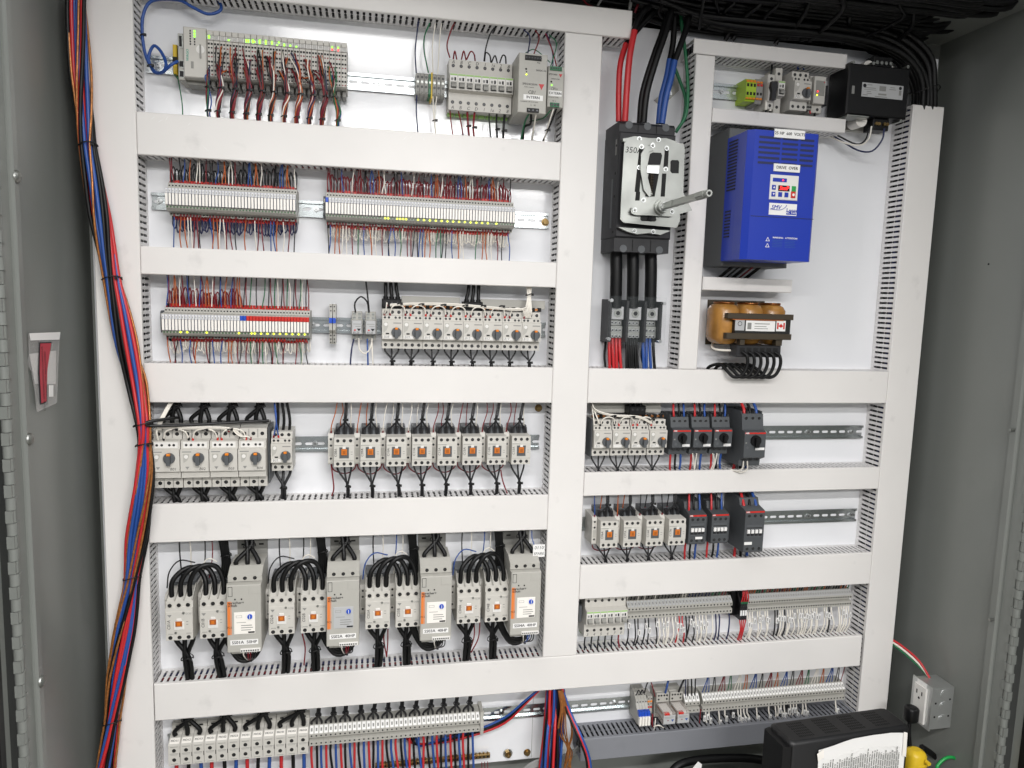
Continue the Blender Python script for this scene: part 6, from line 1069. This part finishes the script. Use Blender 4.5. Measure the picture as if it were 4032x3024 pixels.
# ------------------------------------------------------------------ the long cable bundle on the left
C = [(300, -60), (300, 0), (318, 280), (346, 570), (395, 850), (440, 1095), (492, 1330), (538, 1512), (563, 1671), (567, 1749), (566, 1850), (556, 1970), (538, 2120), (520, 2272), (492, 2480), (466, 2660), (441, 2838), (414, 3030), (400, 3100)]
def AN(u, v, h): d = ray(u, v); s = (DIST - h) / d[2]; return (d[0] * s, -d[1] * s, h)
ctr = [AN(u, v, 96 if v < 1600 or v > 2000 else 112) for u, v in C]
wid = [13, 13, 13, 10, 14, 11, 15, 16, 11, 9.5, 13, 14, 15, 10, 14, 14, 10.5, 14, 15]
L = Loom('cable_bundle', 'long twisted bundle of red, blue, black and brown cables hanging down the left duct', ctr[7], 'cables')
cols = ['red', 'wblue', 'blackcable', 'red', 'wblue', 'blackcable', 'red', 'blackcable', 'wblue', 'wbrown', 'blackcable', 'wbrown', 'red', 'wblue', 'wbrown', 'blackcable', 'red', 'wblue', 'wbrown', 'blackcable', 'red', 'blackcable']
fine = []                     # centre line resampled about every 45 mm
for i in range(len(ctr) - 1):
    k_ = max(1, int(math.dist(ctr[i], ctr[i + 1]) / 45))
    for k in range(k_): t = k / k_; fine.append((tuple(p * (1 - t) + q * t for p, q in zip(ctr[i], ctr[i + 1])), 1.3 * (wid[i] * (1 - t) + wid[i + 1] * t)))
for j, m in enumerate(cols):
    a0 = j * 2.399; f = 1.04 if m == 'wbrown' else math.sqrt((j + .8) / len(cols)); w1, w2, ph = rr.uniform(.12, .3), rr.uniform(.35, .6), rr.uniform(0, 6)
    pts = [(c[0] + w * (f + .12 * math.sin(i * w2 + ph)) * math.cos(a0 + i * .28 + .6 * math.sin(i * w1 + ph)), c[1], c[2] + w * f * .8 * math.sin(a0 + i * .28 + .6 * math.sin(i * w1 + ph))) for i, (c, w) in enumerate(fine)]
    L.wire(pts, 2.3 if m == 'wbrown' else 3.9, m, 7, 3, 'cable')
for i in (3, 5, 8, 9, 13, 16): L.tie(ctr[i], wid[i] * 1.3 + 4.4, 1)
# ------------------------------------------------------------------ cables hanging at the bottom centre
L = Loom('cable_bundle', 'loose bunch of red, blue, black and copper cables hanging below the long duct', A(2, 3, 370, 1000, 40), 'cables')
for j in range(17):
    m = ['red', 'wblue', 'blackcable'][j % 3]; x = 305 + j * 8.5; k = (j - 8) / 8
    L.wire([A(2, 3, x, 940, 40 + (j % 4) * 8), A(2, 3, x + k * 10, 1100, 46 + (j % 4) * 8), A(2, 3, 350 + k * 75 + rr.uniform(-15, 15), 1380, 60 + (j % 5) * 8), A(2, 3, 330 + k * 90 + rr.uniform(-15, 15), 1700, 70 + (j % 5) * 8)], 3.6, m, 7, 4, 'cable')
for j in range(7): L.wire([A(2, 3, 400 + j * 6, 990, 76), A(2, 3, 420 + j * 10, 1150, 84), A(2, 3, 400 + j * 22 + rr.uniform(-20, 20), 1350, 88), A(2, 3, 500 + rr.uniform(-35, 30), 1520, 84), A(2, 3, 480 + rr.uniform(-40, 30), 1700, 80)], 1.7, 'wbrown' if j % 3 else 'copper', 6, 4)
for m, dx in (('red', 0), ('wblue', 14), ('blackcable', -12)): L.wire([A(2, 3, 430 + dx, 1010, 70), A(2, 3, 500 + dx, 1200, 90), A(2, 3, 590 + dx, 1400, 120), A(2, 3, 650 + dx, 1560, 120), A(2, 3, 670 + dx, 1710, 120)], 3.6, m, 7, 4, 'cable')
L = Loom('grey_cables', 'pale grey cables fanning into the end of the grey duct', A(2, 3, 500, 1540, 30), 'cables')
for j in range(5): L.wire([A(2, 3, 640, 1440 + 12 * j, 30), A(2, 3, 540, 1500 + 10 * j, 34), A(2, 3, 420, 1560 + 9 * j, 50), A(2, 3, 200, 1600 + 12 * j, 60), A(2, 3, 60, 1700 + 9 * j, 60)], 3, 'wgrey', 6, 3, 'cable')
# plate seam and screws
solid('plate_seam', MB().box(-.5, .5, -1155, -940, .1, .3, 'inkgrey'), 'thin vertical joint line low on the white plate', 'joint').location = wl((A(2, 3, 172, 1400)[0], 0, 0))
# ------------------------------------------------------------------ packing pouch on the left wall
def wallq(c, r, x, y, X=WX0 + 3): return onx(c, r, x, y, X)
po = [wallq(0, 1, 235, 1220), wallq(0, 1, 500, 1210), wallq(0, 1, 480, 1659), wallq(0, 2, 475, 165), wallq(0, 2, 310, 240), wallq(0, 2, 290, 60), wallq(0, 1, 262, 1560), wallq(0, 1, 225, 1490), wallq(0, 1, 240, 1400)]
e = thing('document_pouch', 'clear plastic packing list pouch with red label on the left cabinet wall', 'pouch', po[0])
def rel(q): return (q[2] - po[0][2], q[1] - po[0][1])
F_ = [rel(q) for q in po]
spawn([N('paper_slip', MB().prism([rel(wallq(0, 1, *p)) for p in ((250, 1400), (480, 1370), (475, 1659), (300, 1659))], .4, 1.2, 'paper', 'x')), N('film', MB().prism(F_, 1.6, 3.4, 'film', 'x')), N('header_strip', MB().prism([rel(wallq(0, 1, *p)) for p in ((235, 1220), (500, 1210), (492, 1275), (245, 1282))], 3.6, 4.4, 'paper', 'x')),
       N('tag_card', MB().prism([rel(wallq(0, 2, *p)) for p in ((405, 10), (440, 10), (440, 110), (405, 110))], 3.6, 4.2, 'paper', 'x'))], e)
RL = [rel(wallq(0, 1, *p)) for p in ((318, 1300), (425, 1295), (385, 1530))] + [rel(wallq(0, 2, *p)) for p in ((375, 160), (325, 178))] + [rel(wallq(0, 1, 310, 1560))]
lb = spawn([N('red_label', MB().prism(RL, 3.6, 4.3, 'ink', 'x').prism([(a * .86 + RL[0][0] * .07 + RL[1][0] * .07, b - (2 if i < 2 else -2 if i in (3, 4) else 0)) for i, (a, b) in enumerate(RL)], 4.35, 4.8, 'pinkred', 'x'))], e)[0]
for s, k in (("LISTE D'EXPEDITION CI-INCLUS", .36), ('PACKING LIST ENCLOSED', .66)):
    t = txt(s, 6.0, 'ink', 5.0, RL[0][1] - 66, 0, lb, 'CENTER', bold=.2); t.rotation_mode = 'QUATERNION'
    h = sum(q[0] for q in RL) / len(RL) + (5 if k < .5 else -6) + 4
    t.matrix_local = Matrix(((0, 0, 1, 5.0 * S), (0, -1, 0, -(h - 4) * S), (1, 0, 0, (RL[0][1] - 66) * S), (0, 0, 0, 1)))
# ------------------------------------------------------------------ receptacle box on the right wall
e = thing('outlet_box', 'steel outlet box with white receptacle on the right cabinet wall', 'outlet', (WX1, -985, 178))
bx = MB().prism([(-30, -54), (30, -54), (30, 54), (-30, 54)], -62, -.4, 'boxsteel', 'x'); nodes = [N('box', bx)]
for z in (36, 4, -30): nodes.append(N('knockout', MB().cyl(-26, z, 30, 31, 13, 'boxsteel', 16).cyl(-26, z, 31, 31.4, 10, 'boxsteel', 16)))
for x, z in ((-50, 14), (-50, -22), (-10, 22), (-10, -22)): nodes.append(N('screw_hole', MB().cyl(x, z, 30, 30.4, 2.6, 'hole')))
nodes += [N('cover_plate', MB().prism([(-34, -57), (33, -57), (33, 57), (-34, 57)], -65, -62.2, 'boxsteel', 'x')),
          N('receptacle', MB().prism([(-20, -48), (18, -48), (18, 46), (-20, 46)], -71, -65.2, 'pwhite', 'x'), (0, 0, 0), [N('slot', MB().box(-71.6, -70.9, 22, 32, -12, -9, 'ink')), N('slot', MB().box(-71.6, -70.9, 22, 32, 5, 8, 'ink')), N('slot', MB().rod((-71.6, 13, -2), (-70.9, 13, -2), 3, 'ink'))]),
          N('caution_label', MB().prism([(-18, 47), (14, 47), (14, 56), (-18, 56)], -65.6, -65.1, 'paper', 'x'))]
spawn(nodes, e)
e = thing('plug', 'black power plug in the receptacle with its cord hanging down', 'plug', (WX1 - 70, -1010, 175)); spawn([N('plug_body', pill(MB(), -16, -2, 16, 16, -26, 14, 'black', 6)), N('cord', MB().tube([(-18, -18, -2), (-22, -48, 2), (-20, -100, 10), (-18, -190, 20), (-40, -300, 30), (-60, -488, 30)], 5.2, 'black', 8, 4))], e)
L = Loom('wire_set', 'red, white and green wires running from the right duct to the outlet box', A(3, 3, 1100, 690, 60), 'wires')
for m, d in (('red', 0), ('wwhite', 1), ('wgreen', 2)):
    q = [(1368, -870 - d * 5, 55), (1385, -880 - d * 7, 90), (1402, -900 - d * 7, 130), (1412, -932, 160)]
    L.wire(q, 3, m, 7, 4)
# ------------------------------------------------------------------ power unit with the sheet of paper
UC = (1048, -930, 312); ang = math.radians(3.6)
u = thing('power_unit', 'black battery power unit with perforated top at bottom right', 'power unit', UC); u.rotation_euler = (0, 0, ang)
W2, D2 = 156, 40
bd = MB(); R_ = 12
prof_ = [(-W2 + R_, -D2), (W2 - R_, -D2), (W2 - 3, -D2 + 3), (W2, -D2 + R_), (W2, D2 - R_), (W2 - 3, D2 - 3), (W2 - R_, D2), (-W2 + R_, D2), (-W2 + 3, D2 - 3), (-W2, D2 - R_), (-W2, -D2 + R_), (-W2 + 3, -D2 + 3)]
sc2 = lambda f: [(a * (1 - f / W2), b * (1 - f / D2)) for a, b in prof_]
n = len(prof_); lv = [(-570.5, 0), (-8, 0), (-2.5, 2), (0, 7)]
V = [(a, z, b) for z, f in lv for a, b in sc2(f)]
bd.add(V, [(j * n + k, j * n + (k + 1) % n, (j + 1) * n + (k + 1) % n, (j + 1) * n + k) for j in range(3) for k in range(n)], 'upsblack', True); bd.add(V[-n:], [tuple(range(n))], 'upsblack')
nodes = [N('case', bd), N('front_panel', MB().prism([(-W2 - 14, -D2 + 6), (-W2 + 2, -D2 + 1), (-W2 + 2, D2 - 1), (-W2 - 14, D2 - 6)], -570, -10, 'black', 'z')), N('panel_gap', MB().box(-W2 + 4, -W2 + 5.5, -570, -9, D2 - 1, D2 + .4, 'hole'))]
vent = MB()
for a in range(4):
    for r in range(6):
        for c in range(8): x = -W2 + 34 + a * 66 + c * 5 ; vent.box(x, x + 2.6, .05, .35, -26 + r * 9, -20.5 + r * 9, 'hole')
vn = N('vent_slots', vent); nodes.append(vn); oo = spawn(nodes, u); oo[-1]['kind'] = 'stuff'
pp = MB(); XY = [(-86, -24), (-40, -15), (0, -10), (50, -6), (100, -9), (140, -13)]
def pz(x):
    for (a, za), (b, zb) in zip(XY, XY[1:]):
        if a <= x <= b: return za + (zb - za) * (x - a) / (b - a)
xs_ = [-86, -70, -50, -25, 0, 25, 50, 75, 100, 125, 140]
Vp = [(x, pz(x), D2 + 1.2 + 3 * math.sin(x * .03) ** 2) for x in xs_] + [(x + 6, -170, D2 + 1) for x in xs_]; m_ = len(xs_)
pp.add(Vp, [(i, i + 1, m_ + i + 1, m_ + i) for i in range(m_ - 1)], 'paper', True)
pp.add([(x, z, h + .7) for x, z, h in Vp], [(i, i + 1, m_ + i + 1, m_ + i) for i in range(m_ - 1)], 'paper', True)
prt = MB(); r3 = random.Random(3)
for c in range(34):
    x = -74 + c * 6; top = pz(min(138, x)) - 12 - r3.random() * 16
    prt.box(x, x + 2.2, -166, top - r3.random() * 6 - 14, D2 + 5.2, D2 + 5.3, 'inkgrey')
    for k in range(7): z = top - k * 15 - 6; prt.box(x - .5, x + 3, z - 1.6, z, D2 + 5.22, D2 + 5.4, 'paper')
ps = thing('paper_sheet', 'printed sheet of paper taped to the front of the black power unit', 'paper', UC); ps.rotation_euler = (0, 0, ang)
spawn([N('sheet', pp), N('print', prt), N('tape', MB().prism([(132, -8), (142, -12), (144, -70), (134, -66)], D2 + 5.4, D2 + 6, 'relaywhite')), N('tape', MB().prism([(-92, -30), (-76, -20), (-74, -40), (-88, -48)], D2 + 5.4, D2 + 6, 'relaywhite'))], ps)
# yellow connector, hose and earth loop behind it
q = A(3, 3, 1280, 1590, 250)
e = thing('connector', 'yellow rubber connector body beside the black power unit', 'connector', q); spawn([N('body', pill(MB(), 0, -4, 23, 22, -60, 26, 'yellow', 12)), N('rib', pill(MB(), 3, -4, 23.5, 23, -14, 0, 'yellow', 5)), N('lug', MB().cyl(10, 8, 20, 30, 5, 'yellow', 10).cyl(-12, -12, 20, 30, 5, 'yellow', 10))], e)
wires('hose', 'black cord coming round behind the yellow connector', [('blackcable', 8, [(3, 3, 1330, 1480, 180), (3, 3, 1420, 1540, 170), (3, 3, 1500, 1620, 170), (3, 3, 1520, 1720, 170), (3, 3, 1500, 2300, 170)])])
wires('earth_loop', 'green wire loop standing up at the bottom right corner', [('green', 4.2, [(3, 3, 1400, 2200, 200), (3, 3, 1450, 1720, 230), (3, 3, 1480, 1620, 230), (3, 3, 1560, 1565, 230), (3, 3, 1640, 1590, 230), (3, 3, 1690, 1680, 230), (3, 3, 1700, 1740, 230), (3, 3, 1690, 2200, 230)])])
wires('hose', 'thick black hose lying under the grey duct', [('blackcable', 11, [(2, 3, 1250, 2300, 150), (2, 3, 1300, 1900, 110), (2, 3, 1380, 1700, 90), (2, 3, 1500, 1610, 80), (2, 3, 1800, 1575, 70), (2, 3, 2150, 1590, 70), (3, 3, 150, 1700, 60), (3, 3, 300, 2100, 60)])])
q = A(2, 3, 1560, 1640, 130); solid('card', MB().prism([(-28, -40), (14, 10), (24, 2), (22, -40)], 0, 1, 'paper'), 'corner of a white card sticking up at the bottom edge', 'card').location = wl(q)

# pale scuffs on the duct covers
for i, (c, r, x, y, dx, dy) in enumerate([(0, 0, 1320, 1020, 24, -16), (0, 0, 1385, 1045, 26, -18), (0, 0, 1440, 1025, 12, -24), (0, 0, 1635, 1072, 16, -14), (0, 0, 1780, 1285, 30, 26), (1, 0, 1285, 1195, 18, -20), (1, 0, 1340, 1185, 12, -10), (1, 0, 1450, 1205, 4, 14)]):
    p, q = A(c, r, x - dx, y - dy, 72.2), A(c, r, x + dx, y + dy, 72.2); l = math.hypot(q[0] - p[0], q[1] - p[1]); nx, nz = -(q[1] - p[1]) / l * .7, (q[0] - p[0]) / l * .7
    solid('scratch', MB().add([(p[0], p[1], 72.15), ((p[0] + q[0]) / 2 + nx, (p[1] + q[1]) / 2 + nz, 72.15), (q[0], q[1], 72.15), ((p[0] + q[0]) / 2 - nx, (p[1] + q[1]) / 2 - nz, 72.15)], [(0, 1, 2, 3)], 'paper'), 'pale scratch on the duct cover below the controller, %s from the left' % nth(i + 1), 'scratch', p, 'scratches on the upper duct cover')
